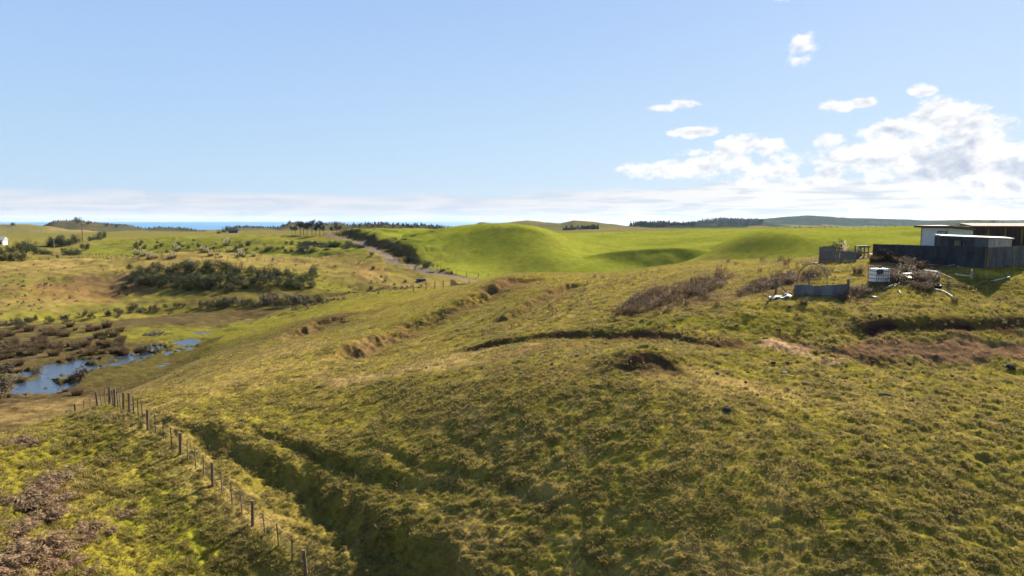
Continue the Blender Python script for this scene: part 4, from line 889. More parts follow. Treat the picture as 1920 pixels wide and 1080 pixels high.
# clods and stones on the turf
cl = []
for i in range(3):
    rnd = random.Random(i+400); bmv, bmf = [], []
    nlat, nlon = 5, 8
    for a in range(nlat+1):
        for b_ in range(nlon):
            th_, ph = math.pi*a/nlat, 2*math.pi*b_/nlon; q = rnd.uniform(.75, 1.2); bmv.append((math.sin(th_)*math.cos(ph)*.2*q, math.sin(th_)*math.sin(ph)*.16*q, math.cos(th_)*.10*q))
    for a in range(nlat):
        for b_ in range(nlon): bmf.append((a*nlon+b_, (a+1)*nlon+b_, (a+1)*nlon+(b_+1) % nlon, a*nlon+(b_+1) % nlon))
    me = bpy.data.meshes.new('clod'); me.from_pydata(bmv, [], bmf); me.materials.append(M['dung']); cl.append(me)
clods = [(1035, 683), (1060, 694), (1082, 668), (1115, 662), (1362, 768, 1.6), (1398, 716), (1402, 698), (1450, 680), (1475, 680), (1450, 692), (1610, 678), (1637, 677), (1745, 682), (1705, 683), (1751, 698), (1540, 695), (1690, 708), (1708, 715), (1785, 705), (1895, 688, 2.0), (1580, 738), (1585, 715), (1730, 720), (1100, 650), (975, 672), (905, 690), (1205, 600), (1155, 600), (1280, 598), (1315, 585), (1265, 612), (1480, 575), (1560, 600), (1610, 610), (1650, 592), (1230, 655), (1345, 700), (1420, 740), (870, 700), (800, 690), (1660, 745, 1.3), (1650, 740), (1330, 760), (1150, 610), (1380, 610), (1350, 556)]
for i, q in enumerate(clods):
    s_ = q[2] if len(q) > 2 else random.uniform(.5, 1.0)
    o = bpy.data.objects.new('earth_clod', cl[i % 3]); C.objects.link(o); b = onpix(q[0], q[1]); o.location = b; o.scale = (s_*1.2, s_, s_); o.rotation_euler = (0, 0, random.uniform(0, 6))
    tag(o, ('bigger' if s_ > .75 else 'smaller')+' dark clod on the turf '+spot(q[0], q[1]) if i not in (4, 19) else ('largest dark clod lying alone in the middle of the near slope' if i == 4 else 'wide dark clod at the right frame edge below the earth bank'), 'clod', None if i in (4, 19) else 'clods on the turf')
me = cl[0].copy(); me.materials.clear(); me.materials.append(M['stone'])
o = bpy.data.objects.new('pale_stone', me); C.objects.link(o); o.location = onpix(1470, 699); o.scale = (1.4, .8, .8); tag(o, 'pale grey stone on the turf below the bare sandy bank', 'stone')
lg = MB().tube([(-.5, 0, .05), (.1, .1, .1), (.6, 0, .06)], [.06, .08, .05], 6).obj('fallen_log', M['bark']); lg.location = onpix(1655, 742); lg.rotation_euler = (0, 0, -.7); tag(lg, 'short dark log lying on the turf right of centre', 'log')
del me

# ---------------------------------------------------------------- fences
POSTM = {}
def post_mesh(r, h, n=7, top=.0, tilt=0):
    key = (r, h, n)
    if key not in POSTM:
        mb = MB(); mb.tube([(0, 0, -.35), (0, 0, h*.5), (0, 0, h)], [r*1.05, r, r*.93], n)
        me = bpy.data.meshes.new('post'); me.from_pydata([tuple(p) for p in mb.v], [], mb.f); me.materials.append(M['post']); POSTM[key] = me
    return POSTM[key]
def line_pts(W, step):
    W = [Vector((p[0], p[1], 0)) for p in W]; out = []; d = 0; nxt = 0
    for i in range(len(W)-1):
        L = (W[i+1]-W[i]).length
        while nxt <= d+L:
            out.append(W[i].lerp(W[i+1], (nxt-d)/L)); nxt += step
        d += L
    return out
def fence(label, W, step, nb, h, rp=.07, rb=.022, wires=5, seed=0, wr=.006, key='wire_fence', cat='fence', jit=.07):
    rnd = random.Random(seed); P_ = line_pts(W, step)
    base = P_[0]; z0 = hz(base.x, base.y); o = thing(key, label, cat, (base.x, base.y, z0)); tops = []
    xy = []
    for i, p in enumerate(P_):
        xy.append((p, True))
        if i+1 < len(P_):
            for b in range(nb): xy.append((p.lerp(P_[i+1], (b+1)/(nb+1)), False))
    zs = H(np.array([p.x for p, _ in xy]), np.array([p.y for p, _ in xy]))
    for (p, big), z in zip(xy, zs):
        hh = h*(1+rnd.uniform(-.04, .06)) if big else h*.86
        me = post_mesh(rp if big else rb, h if big else h*.88, 7 if big else 4)
        c = bpy.data.objects.new('post' if big else 'batten', me); C.objects.link(c); c.parent = o
        c.location = (p.x-base.x, p.y-base.y, z-z0 + (0 if big else .04)); c.rotation_euler = (rnd.gauss(0, jit*.45), rnd.gauss(0, jit*.45), rnd.uniform(0, 6))
        tops.append(Vector((p.x-base.x, p.y-base.y, z-z0)))
    for k in range(wires):
        MB().tube([t+Vector((.0, 0, h*(.16+.74*k/max(1, wires-1)))) for t in tops], wr, 3).obj('wire', M['wire'], o)
    return o
nf = [pixw(*p, H) for p in ((610, 1120), (588, 1090), (556, 1062), (529, 1038), (485, 995), (435, 947), (400, 912), (363, 878), (330, 845), (297, 816), (265, 790), (243, 773))]
fence('near post and batten fence running down the bank beside the ploughed looking slope', nf[::-1], 3.9, 3, 1.3, .08, .034, 6, 3, .005)
x0, y0 = nf[-1]
nf2 = [(x0-.6, y0+.4), (x0-2.6, y0+2.6), (x0-4.6, y0+5.2), (x0-8.0, y0+6.6), (x0-13.5, y0+7.4), (x0-20, y0+8)]
fence('fence continuing from the corner post down towards the marsh behind the paddock crest', nf2, 2.4, 2, 1.25, .075, .034, 6, 4, .005)
def fpx(pts): return [pixw(p[0], p[1], H) for p in pts]
fence('distant post fence crossing the tawny slope below the green terrace', fpx([(150, 480), (200, 486), (260, 488), (330, 489), (420, 490), (520, 489), (600, 486), (660, 483)]), 4.2, 0, 1.25, .09, .03, 2, 5, .015)
fence('paddock fence running along the bottom of the bright green hills', fpx([(738, 463), (752, 470), (772, 481), (800, 497), (830, 510), (862, 518), (905, 521), (925, 519)]), 3.4, 0, 1.35, .085, .03, 2, 6, .015)
fence('short fence below the gravel road near the culvert', fpx([(775, 548), (800, 543), (845, 537), (880, 532)]), 2.4, 0, 1.2, .075, .03, 2, 7, .012)
fence('close set post fence beside the pampas grass in the valley', fpx([(262, 486), (290, 486), (318, 485)]), 2.2, 0, 1.7, .10, .03, 1, 8, .015)
fence('tiny fence line on the skyline right of the green paddock', [at(1600, 428, 345)[:2], at(1640, 428, 350)[:2], at(1712, 428, 350)[:2]], 5, 0, 1.4, .10, .03, 0, 9, .02)
fence('tiny fence line behind the tall green hill', [at(1130, 440, 400)[:2], at(1180, 440, 420)[:2], at(1260, 436, 440)[:2]], 8, 0, 1.5, .10, .03, 0, 10, .02)

# ---------------------------------------------------------------- farm yard on the right
def W2(px, Y, z=None):
    x = (px-CX)/F*Y; return Vector((x, Y, hz(x, Y) if z is None else z))
def zpix(py, Y): return at(960, py, Y)[2]
# corrugated yard fence: long wall and return wall
A_ = W2(1636, 70); B_ = W2(1852, 60); E_ = W2(1990, 66)
def iron_fence(label, a, b, za, zb, sheets, mat_alt, seed):
    o = thing('iron_fence', label, 'fence', (a.x, a.y, hz(a.x, a.y))); L = (b-a); L.z = 0; o0 = o.location.copy(); rnd = random.Random(seed)
    for i in range(sheets):
        t0, t1 = i/sheets, (i+1)/sheets+(.006 if i < sheets-1 else 0); p = a+L*t0; q = a+L*t1; off = Vector((L.y, -L.x, 0)).normalized()*(.05*(i % 2))
        g0, g1 = hz(p.x, p.y)-.25, hz(q.x, q.y)-.25; zt0 = za+(zb-za)*t0; zt1 = za+(zb-za)*t1+rnd.uniform(-.02, .02)
        mb = MB(); n_ = 3
        for k in range(n_):
            f0, f1 = k/n_, (k+1)/n_+.02*(k < n_-1)
            mb.corr(p-o0+off+Vector((0, 0, 0)), q-o0+off, g0-o0.z+(zt0-g0)*f0, g0-o0.z+(zt0-g0)*f1, False, .012, .11, .004, g1-o0.z+(zt1-g1)*f0, g1-o0.z+(zt1-g1)*f1)
        s_ = mb.obj('iron_sheet', M[mat_alt[i % len(mat_alt)]], o)
    for i in range(sheets+1):
        p = a+L*(i/sheets)-o0-Vector((L.y, -L.x, 0)).normalized()*.16; g = hz(p.x+o0.x, p.y+o0.y)-o0.z
        MB().box((p.x, p.y, (g-.3+za-o0.z+(zb-za)*i/sheets-.05)/2), (.10, .10, za-o0.z+(zb-za)*i/sheets-.05-g+.3)).obj('fence_post', M['post'], o)
    return o
zt = zpix(463.5, 60)
iron_fence('long dark blue corrugated iron yard fence facing the slope', A_, B_, zpix(457.5, 70), zt, 7, ['irond', 'irond', 'irond'], 1)
iron_fence('faded corrugated iron fence section turning off to the right of the corner', B_+Vector((.03, .0, 0)), E_, zt-.02, zt+.05, 3, ['ironl'], 2)
# pale blue shed
def shed_blue():
    Y = 84; zg = hz(W2(1770, Y).x, Y)-.3
    p0 = W2(1725, Y+2.4); p1 = W2(1776, Y); p2 = W2(1822, Y+5.5); zr0 = zpix(427, Y+2.4); zr1 = zpix(427.5, Y); zr2 = zpix(432, Y+5.5)
    o = thing('shed', 'pale blue shed with flat dark roof edge and white door', 'shed', (p1.x, p1.y, zg)); O = o.location.copy()
    def wall(nm, a, b, za, zb, mat, th=.12):
        d = (b-a); d.z = 0; nrm = Vector((d.y, -d.x, 0)).normalized(); v = []
        for off in (0, th):
            for q, zz in ((a, za), (b, zb)): v += [Vector((q.x, q.y, zg))-nrm*off-O, Vector((q.x, q.y, zz))-nrm*off-O]
        return mk(nm, v, [(0, 2, 3, 1), (4, 5, 7, 6), (0, 1, 5, 4), (2, 6, 7, 3), (1, 3, 7, 5), (0, 4, 6, 2)], M[mat], o)
    wall('wall', p0, p1, zr0, zr1, 'blue'); w2 = wall('wall', p1+Vector((.02, .02, 0)), p2, zr1, zr2, 'mint'); w2['label'] = 'pale mint green side wall'
    d0 = p0-p1; d0.z = 0; d2 = p2-p1; d2.z = 0; p3 = p1+d0+d2; wall('wall', p2, p3, zr2, zr2, 'blue'); wall('wall', p3, p0, zr0, zr0, 'blue')
    e0, e2 = d0.normalized(), d2.normalized()
    r = [p1-e0*.25-e2*.35, p0+e0*.75-e2*.35, p3+e0*.75+e2*.2, p2-e0*.25+e2*.2]; zz = [zr1+.04, zr0+.04, zr0+.04, zr2+.04]
    v = [Vector((q.x, q.y, z+k))-O for k in (0, .24) for q, z in zip(r, zz)]
    mk('roof', v, [(0, 1, 2, 3)[::-1], (4, 5, 6, 7), (0, 4, 5, 1), (1, 5, 6, 2), (2, 6, 7, 3), (3, 7, 4, 0)], M['fascia'], o)
    nrm = Vector((d0.y, -d0.x, 0)).normalized(); nrm = nrm if nrm.y < 0 else -nrm
    def panel(nm, t0, t1, z0, z1, mat, proud, par=None):
        a = p0.lerp(p1, t0); b = p0.lerp(p1, t1); v = []
        for off in (-.02, proud):
            for q in (a, b): v += [Vector((q.x, q.y, z0))+nrm*off-O, Vector((q.x, q.y, z1))+nrm*off-O]
        return mk(nm, v, [(0, 2, 3, 1), (4, 5, 7, 6), (0, 1, 5, 4), (2, 6, 7, 3), (1, 3, 7, 5), (0, 4, 6, 2)], M[mat], par or o)
    zd = zpix(434, Y+.8)
    fr = panel('door_frame', .60, .95, zg, zd+.06, 'fascia', .04); panel('door', .635, .92, zg, zd, 'white', .06)
    panel('corner_trim', .97, 1.0, zg, zr1, 'cream', .05); panel('corner_trim', 0, .02, zg, zr0, 'fascia', .05)
shed_blue()
# low grey hut in front of it
def hut():
    Y = 73; a = W2(1764, Y+1.0); b = W2(1898, Y-.8); zg = hz(b.x, b.y)-.4; o = thing('hut', 'low flat roofed grey iron hut with a cut window and cream end panel', 'hut', (a.x, a.y, zg)); O = o.location.copy()
    z0, z1 = zpix(443, Y+1), zpix(448.5, Y-.8)
    d = b-a; d.z = 0; nr_ = Vector((d.y, -d.x, 0)).normalized(); back = -nr_*2.4
    def seg(nm, t0, t1, mat, lo=None, hi=None, vert=True, par=None, off=0):
        p, q = a+d*t0+nr_*off, a+d*t1+nr_*off; g0 = zg if lo is None else lo; h0 = z0+(z1-z0)*t0 if hi is None else hi; h1 = z0+(z1-z0)*t1 if hi is None else hi
        return MB().corr(p-O, q-O, g0-O.z, h0-O.z, vert, .010, .12, .01, None, h1-O.z).obj(nm, M[mat], par or o)
    seg('wall_sheet', 0, .17, 'irond'); zz = zpix(451, Y); zl = zpix(461, Y)
    seg('wall_sheet', .17, .295, 'irond', None, zl); seg('wall_sheet', .17, .295, 'irond', zz, None); seg('wall_sheet', .295, .455, 'irond'); seg('wall_sheet', .457, .66, 'ironl'); s_ = seg('wall_sheet', .662, .985, 'cream'); s_['label'] = 'cream painted vertical boards'
    wn = MB().box(((a+d*.24-nr_*.5-O).x, (a+d*.24-nr_*.5-O).y, (zl+zz)/2-O.z+.05), (.95, .06, .75)).obj('window_panel', M['cream'], o)
    MB().box(((a+d*.175-nr_*.02-O).x, (a+d*.175-nr_*.02-O).y, (zl+zz)/2-O.z), (.06, .12, zz-zl)).obj('window_frame', M['fascia'], o)
    for p, q, h_ in ((a, a+back, z0), (b, b+back, z1), (a+back, b+back, (z0+z1)/2)):
        MB().corr(p-O, q-O, 0, h_-O.z-.02, True, .01, .12, .01).obj('wall_sheet', M['irond'], o)
    v = []; e = d.normalized()
    for k in (0, .09):
        for p, h_ in ((a-e*.05+nr_*.12, z0), (b+e*.1+nr_*.12, z1), (b+e*.1+back, z1+.1), (a-e*.05+back, z0+.1)): v.append(Vector((p.x, p.y, h_+k))-O)
    mk('roof', v, [(3, 2, 1, 0), (4, 5, 6, 7), (0, 1, 5, 4), (1, 2, 6, 5), (2, 3, 7, 6), (3, 0, 4, 7)], M['roofgrey'], o)
hut()
def brown_shed():
    Y = 97; a = W2(1820, Y); b = W2(2080, Y-6); zg = hz(a.x, a.y)-1; o = thing('barn', 'long dark brown corrugated barn with rusty pink roof edge', 'barn', (a.x, a.y, zg)); O = o.location.copy(); d = b-a; d.z = 0
    nr_ = Vector((d.y, -d.x, 0)).normalized(); z0 = zpix(425.5, Y); back = -nr_*9
    n_ = 8
    for i in range(n_):
        MB().corr(a+d*(i/n_)-O, a+d*((i+1)/n_-.001)-O, 0, z0-O.z, True, .012, .15, .01).obj('wall_sheet', M['brownwall'], o)
    MB().corr(a+back-O, a-O, 0, z0-O.z, True, .012, .15, .01).obj('wall_sheet', M['brownwall'], o); MB().corr(b-O, b+back-O, 0, z0-O.z, True, .012, .15, .01).obj('wall_sheet', M['brownwall'], o)
    v = []
    for k in (0, .16):
        for p, h_ in ((a+nr_*.2, z0), (b+nr_*.2, z0), (b+back, z0+.35), (a+back, z0+.35)): v.append(Vector((p.x, p.y, h_+k))-O)
    mk('roof', v, [(3, 2, 1, 0), (4, 5, 6, 7), (0, 1, 5, 4), (1, 2, 6, 5), (2, 3, 7, 6), (3, 0, 4, 7)], M['rustroof'], o)
    p = W2(1835, Y)-O; MB().box((p.x, p.y-.2, zpix(429, Y)-O.z), (.16, .2, .34)).obj('wall_lamp', M['white'], o)
brown_shed()
# plank fence
def planks(label, px0, Y0, px1, Y1, n_, tops, seed, gap=.02):
    rnd = random.Random(seed); a = W2(px0, Y0); b = W2(px1, Y1); o = thing('plank_fence', label, 'fence', a); O = a; d = b-a; d.z = 0; L = d.length; w = L/n_; rz = math.atan2(d.y, d.x)
    for i in range(n_):
        p = a+d*((i+.5)/n_); g = hz(p.x, p.y)-.2; t = tops(i/n_)+rnd.uniform(-.05, .05)
        b_ = MB().box((0, 0, (t-g)/2), (w-gap, .035, t-g)).obj('plank', M['plank'], o); b_.location = (p.x-O.x, p.y-O.y+rnd.uniform(-.01, .01), g-O.z); b_.rotation_euler = (0, rnd.gauss(0, .02), rz)
    for q in (.25, .75):
        p = a+d*.5; zz = hz(p.x, p.y)+1.1*q+.1; r_ = MB().box((0, 0, 0), (L, .04, .09)).obj('rail', M['plank'], o); r_.location = (p.x-O.x-math.sin(rz)*.05, p.y-O.y+math.cos(rz)*.05, zz-O.z); r_.rotation_euler = (0, 0, rz)
    return o
zA = zpix(468, 71); zB = zpix(472, 70)
planks('grey weathered plank fence standing on the knoll left of the yard', 1546, 71, 1607, 69.5, 17, lambda t: zA+(zB-zA)*t, 3)
planks('short tall piece of plank fence behind the left end of the plank fence', 1536, 71.5, 1563, 74, 8, lambda t: zpix(462, 72), 4)
# pen: corrugated panel, posts, braces, hoop
def pen():
    Y = 56; a = W2(1492, Y+.2); b = W2(1594, Y-.3); o = thing('iron_pen', 'low corrugated iron pen side with timber posts on the turf', 'pen', a); O = a.copy(); z0 = zpix(534, Y); z1 = zpix(536, Y)
    g = min(hz(a.x, a.y), hz(b.x, b.y)); m_ = a.lerp(b, .34)
    MB().corr(a-O, m_-O, hz(a.x, a.y)-.1-O.z, z0-O.z, False, .015, .10, .005).obj('iron_sheet', M['iron'], o)
    MB().corr(m_-O+Vector((-.05, -.03, 0)), b-O+Vector((0, -.03, 0)), g-.15-O.z, z1-O.z-.03, False, .015, .10, .005, hz(b.x, b.y)-.15-O.z, zpix(531, Y)-O.z).obj('iron_sheet', M['iron'], o)
    def post(px, Yp, py, r=.09):
        p = W2(px, Yp)-O; t = zpix(py, Yp)-O.z; MB().tube([(p.x, p.y, p.z-.3), (p.x+.02, p.y, (p.z+t)/2), (p.x, p.y, t)], [r, r, r*.95], 8).obj('post', M['post'], o)
    post(1593, Y-.1, 523, .11); post(1519, Y+2.2, 516, .08); post(1558, Y+1.0, 533, .06)
    p = W2(1592, Y-.45)-O; q = W2(1572, Y-.75)-O; MB().tube([(p.x, p.y, zpix(536, Y)-O.z), (q.x, q.y, q.z)], .045, 6).obj('brace', M['post'], o)
pen()
p = W2(1457, 56.5); o = thing('strainer_post', 'leaning braced timber post left of the iron pen', 'post', p); h_ = zpix(521, 56.5)-p.z
MB().tube([(0, 0, -.3), (.02, 0, h_*.5), (-.02, 0, h_)], [.10, .095, .09], 8).obj('post_shaft', M['post'], o); q = W2(1484, 56.0)-p; MB().tube([(.0, 0, h_*.85), (q.x, q.y, q.z+.05)], [.06, .055], 6).obj('brace', M['post'], o)
# hoop
o = thing('pipe_hoop', 'arched grey pipe hoop standing behind the iron pen', 'hoop', W2(1528, 59)); pts_ = []; O = o.location.copy()
xa, xb = W2(1497, 59.5), W2(1554, 58)
for i in range(25):
    t = math.pi*i/24; c_ = xa.lerp(xb, .5-.5*math.cos(t)); zt_ = zpix(494, 59); g_ = c_.z-.2; pts_.append(Vector((c_.x, c_.y, g_+(zt_-g_)*math.sin(t)**.62 if 0 < i < 24 else g_))-O)
MB().tube(pts_, .045, 8).obj('hoop_pipe', M['iron'], o)
MB().tube([p_+Vector((0, -.03, .05)) for p_ in pts_[10:15]], .07, 6).obj('joint_sleeve', M['white'], o)
# crumpled sheet at the post foot
v = []; f = []; rnd = random.Random(4); c0 = W2(1466, 55.5)
for i in range(9):
    for j in range(5):
        x = (i-4)*.22; y = (j-2)*.18; v.append((x+rnd.uniform(-.04, .04), y, hz(c0.x+x, c0.y+y)-c0.z+.06+rnd.uniform(0, .12)+(.18*math.exp(-((i-6.5)**2)))))
for i in range(8):
    for j in range(4): f.append((i*5+j, (i+1)*5+j, (i+1)*5+j+1, i*5+j+1))
mb = MB().add(v, f).add([Vector(p_)-Vector((0, 0, .02)) for p_ in v], [q_[::-1] for q_ in f]); s_ = mb.obj('crumpled_sheet', M['white']); s_.location = c0; tag(s_, 'crumpled pale plastic sheet at the foot of the braced post', 'plastic sheet')
# caged tank
def tank():
    c = W2(1655, 59); o = thing('caged_tank', 'white plastic tank in a wire cage among brown weeds', 'water tank', c, .15); w, d, h_ = 1.75, 1.1, zpix(494, 59)-c.z
    for (x, y) in ((0, 0),):
        MB().box((-.2, 0, h_*.42), (w*.72, d*.88, h_*.66)).obj('tank_body', M['tank'], o); MB().tube([(-.2, 0, h_*.74), (-.2, 0, h_*.80)], .12, 10).obj('tank_lid', M['dark'], o)
    cg = MB()
    for z in np.linspace(.1, h_, 6):
        cg.tube([(-w/2, -d/2, z), (w/2, -d/2, z), (w/2, d/2, z), (-w/2, d/2, z), (-w/2, -d/2, z)], .022, 4)
    cg.obj('cage_ring', M['cage'], o)
    cg = MB()
    for t in np.linspace(-w/2, w/2, 9):
        for y in (-d/2, d/2): cg.tube([(t, y, 0), (t, y, h_)], .022, 4)
    cg.obj('cage_bars', M['cage'], o)
    MB().box((-w*.33, -d/2-.03, h_*.62), (.55, .02, .45)).obj('dark_panel', M['irond'], o); MB().box((0, 0, .03), (w, d, .1)).obj('pallet', M['plank'], o)
tank()
# pipes, planks, tyre and other debris
def pipe(px_pts, label, r=.05, mat='white', lift=.08, name='plastic_pipe', cat='pipe'):
    Q = [onpix(*p_) for p_ in px_pts]; O = Q[0].copy(); s_ = MB().tube([q-O+Vector((0, 0, lift)) for q in Q], r, 7).obj(name, M[mat]); s_.location = O; return tag(s_, label, cat)
pipe([(1657, 543), (1681, 533)], 'white pipe lying left in front of the weedy mound'); pipe([(1677, 538), (1688, 531), (1716, 529)], 'bent white pipe meeting the one left of the mound')
pipe([(1748, 543), (1768, 547), (1777, 552), (1786, 558)], 'curved white hose ending on the turf right of the mound'); pipe([(1858, 529), (1893, 521)], 'straight pale plank lying in the shade right of the corner', .06)
pipe([(1758, 513), (1775, 521), (1790, 527)], 'pale timber batten sloping down the yard bank', .05, 'wood', .15); pipe([(1792, 519), (1820, 522)], 'long arm of the white L shaped frame in the shade', .065, 'white', .2)
pipe([(1686, 547), (1689, 552)], 'tiny curved white pipe end on the turf', .05); pipe([(1835, 533), (1848, 528)], 'short dull stick in the shade near the fence corner', .04, 'wood')
pipe([(1795, 501), (1806, 505)], 'short white stick close under the dark iron fence', .05); pipe([(1778, 500), (1790, 498)], 'pale offcut by the dark iron fence', .05, 'wood')
q = onpix(1821, 522); s_ = MB().box((0, 0, .38), (.13, .10, .78)).obj('white_upright', M['white']); s_.location = q; tag(s_, 'upright white post end of the L shaped frame', 'post')
def plate(px, py, w, d, th, mat, label, name, cat, rz=0, tx=0, ty=0, lift=.08):
    s_ = MB().box((0, 0, 0), (w, d, th), 0, .02).obj(name, M[mat]); s_.location = onpix(px, py)+Vector((0, 0, lift)); s_.rotation_euler = (tx, ty, rz); return tag(s_, label, cat)
plate(1706, 526, .8, .5, .05, 'white', 'crumpled white board lying on the weedy mound', 'white_board', 'board', .3, .3, .1, .3); plate(1702, 520, .7, .4, .04, 'white', 'white board offcut higher on the weedy mound', 'white_board', 'board', -.3, .2, -.1, .35)
plate(1712, 534, .5, .4, .05, 'white', 'white board lowest on the weedy mound', 'white_board', 'board', .8, .4, .2, .2); plate(1750, 498, .7, .4, .05, 'roofgrey', 'grey sheet lying close under the dark iron fence', 'metal_sheet', 'metal sheet', .1, .1)
plate(1745, 512, 1.1, .35, .05, 'wood', 'pale board on the right of the weedy mound', 'timber_board', 'board', -.5, .2, .1, .2); plate(1760, 507, .6, .2, .05, 'wood', 'short pale board in shade by the mound', 'timber_board', 'board', .4)
plate(1640, 478, 1.2, .5, .06, 'cream', 'weathered tan board lying left of the iron fence', 'timber_board', 'board', .2, .15); plate(1617, 484, .8, .35, .05, 'wood', 'pale board by the right end of the plank fence', 'timber_board', 'board', .5, .1)
plate(1790, 535, 1.8, .12, .08, 'bark', 'dark timber rail lying down the yard bank', 'timber_rail', 'timber', -.5); plate(1690, 470, 1.5, .7, .06, 'rust', 'rusty sheet under the weeds by the iron fence', 'metal_sheet', 'metal sheet', .2, .3)
plate(1615, 558, .5, .2, .06, 'bark', 'dark stick on the turf right of the pen', 'stick', 'stick', .2); plate(1640, 558, .35, .25, .04, 'white', 'scrap of white plastic on the turf right of the pen', 'plastic_scrap', 'scrap', .4)
o = thing('old_tyre', 'old black tyre lying at the foot of the weedy mound', 'tyre', onpix(1754, 537)); rg = MB(); n1_, n2_ = 18, 8; v = []; f = []
for i in range(n1_):
    for j in range(n2_):
        a, b_ = 2*math.pi*i/n1_, 2*math.pi*j/n2_; q = .36+.12*math.cos(b_); v.append((q*math.cos(a), q*math.sin(a), .14+.11*math.sin(b_)))
for i in range(n1_):
    for j in range(n2_): f.append((i*n2_+j, ((i+1) % n1_)*n2_+j, ((i+1) % n1_)*n2_+(j+1) % n2_, i*n2_+(j+1) % n2_))
mk('tyre_ring', v, f, M['black'], o, True); o.rotation_euler = (.35, .1, 0)
# timber crate behind plank fence
c = W2(1619, 73); o = thing('timber_stall', 'small weathered timber stall frame between plank fence and iron fence', 'frame', c); zt_ = zpix(461.5, 73)-c.z
for x in (-.5, .1, .5):
    for y in (0, .8): MB().box((x, y, zt_/2-.1), (.09, .09, zt_+.2)).obj('upright', M['plank'], o)
MB().box((0, 0-.06, zt_-.08), (1.25, .04, .16)).obj('top_board', M['plank'], o); MB().box((0, -.06, zt_*.45), (1.2, .04, .14)).obj('cross_board', M['plank'], o); MB().box((0, .4, zt_+.02), (1.3, 1.0, .05)).obj('lid_board', M['plank'], o)
# yard shrubs
YB = []
for i in range(3):
    o = thing('brown_bush', '', 'brown bush', (0, 0, 0)); v, f = strands(170, .9, 1.1, .012, 360+i, .8, 7); mk('twigs', v, f, M['weed'], o); YB.append(o)
for i, (px, py, s_, sz) in enumerate([(1655, 489, 1.3, 1.35), (1668, 486, 1.5, 1.6), (1678, 492, 1.2, 1.3), (1645, 493, 1.0, .9), (1640, 490, .9, .9), (1690, 498, 1.1, 1.0), (1702, 500, 1.2, 1.1), (1715, 506, 1.2, 1.0), (1672, 520, 1.1, 1.0), (1685, 528, 1.2, 1.05), (1668, 530, .9, .8), (1700, 512, 1.1, .9), (1725, 526, 1.2, 1.1), (1738, 530, 1.3, 1.1), (1750, 526, .9, .9), (1733, 545, 1.1, .9), (1722, 540, .9, .7), (1608, 512, .8, .8), (1600, 545, .8, .6), (1612, 550, .8, .6), (1625, 549, .6, .5), (1790, 565, .45, .5), (1507, 570, .5, .6), (1497, 622, .35, .5), (1460, 620, .3, .3), (1590, 472, 1.0, 1.1), (1600, 470, 1.1, 1.2), (1608, 472, .9, 1.0), (1690, 458, 1.0, 1.0), (1525, 515, .8, .8), (1512, 520, .8, .8), (1480, 530, .7, .7)]):
    lb = {21: 'small brown tuft at the end of the white hose', 22: 'dark brown tuft on the turf in front of the iron pen', 23: 'dark tuft on the lip of the sandy bank', 24: 'tiny dark tuft left of the sandy bank', 28: 'brown brush showing over the iron fence'}.get(i)
    b = onpix(px, py) if i not in (25, 26, 27, 28) else (W2(px, 74) if i != 28 else W2(px, 78))
    place(YB[i % 3], b, (s_*.85, s_*.85, sz*.9), lb or ('large' if s_ > 1.05 else 'small')+' brown dead bush '+spot(px, py)+' in the yard', None if lb else 'brown bushes in the yard', sink=.05)
sb = shrub_proto('d', 'leaf', 500, 2.0, 1.9, .09, 380, 'dark green bush behind the plank fence', 'bush', 8, name='green_bush'); place(sb, W2(1567, 74.5), (.85, .85, 1.05), 'dark green bush behind the plank fence')
sb = shrub_proto('d', 'plume', 420, 1.5, 2.0, .06, 381, '', 'bush', 8, name='white_flowering_bush'); place(sb, W2(1581, 74), (.9, .9, 1.15), 'white flowering bush behind the plank fence')
for i, (px, py, s_) in enumerate([(1697, 512, .6), (1722, 505, .6), (1745, 540, .5), (1778, 540, .45), (1703, 545, .4)]):
    if i == 0: gy = shrub_proto('d', 'olive', 420, 1.6, 1.3, .07, 382, '', 'bush', 8, name='yard_bush')
    place(gy, onpix(px, py), s_, 'olive green weed bush among the yard rubbish', 'olive weed bushes in the yard')

# ---------------------------------------------------------------- far left buildings, poles, culvert
def house(label, px, Y, w, d, hw, hr, rz, base_py, wallm='wallw', roofm='roofgrey', name='farmhouse'):
    x = (px-CX)/F*Y; z = hz(x, Y); o = thing(name, label, 'house', (x, Y, z-.3), rz)
    wl_ = MB().box((0, 0, hw/2), (w, d, hw)).obj('wall', M[wallm], o)
    v = [(-w/2-.4, -d/2-.4, hw), (w/2+.4, -d/2-.4, hw), (w/2+.4, d/2+.4, hw), (-w/2-.4, d/2+.4, hw), (-w/2-.4, 0, hw+hr), (w/2+.4, 0, hw+hr)]
    mk('roof', v, [(0, 1, 5, 4), (2, 3, 4, 5), (0, 4, 3), (1, 2, 5), (3, 2, 1, 0)], M[roofm], o)
    for t in (-.3, .3): MB().box((t*w, -d/2-.02, hw*.55), (w*.16, .06, hw*.4)).obj('window', M['dark'], o)
    MB().box((0, -d/2-.02, hw*.42), (w*.11, .06, hw*.8)).obj('door', M['fascia'], o); return o
house('pale house with a light metal roof at the left frame edge', -2, 340, 6, 6, 3.0, 1.7, .3, 460)
house('grey distant house among bushes on the terrace skyline', 441, 560, 7.5, 5, 2.2, 1.5, .0, 436, 'stonegrey', 'fascia')
o = thing('power_pole', 'distant timber power pole standing in the left pasture', 'power pole', onpix(155, 453)); MB().tube([(0, 0, -1), (0, 0, 5), (0, 0, 10)], [.2, .18, .14], 6).obj('pole', M['bark'], o); MB().box((0, 0, 9.3), (2.0, .12, .14)).obj('crossarm', M['bark'], o)
o = thing('marker_pole', 'pale pole in front of the dark hedge clump', 'pole', onpix(102, 467)); MB().tube([(0, 0, -.5), (0, 0, 4.2)], .11, 6).obj('pole', M['wallw'], o)
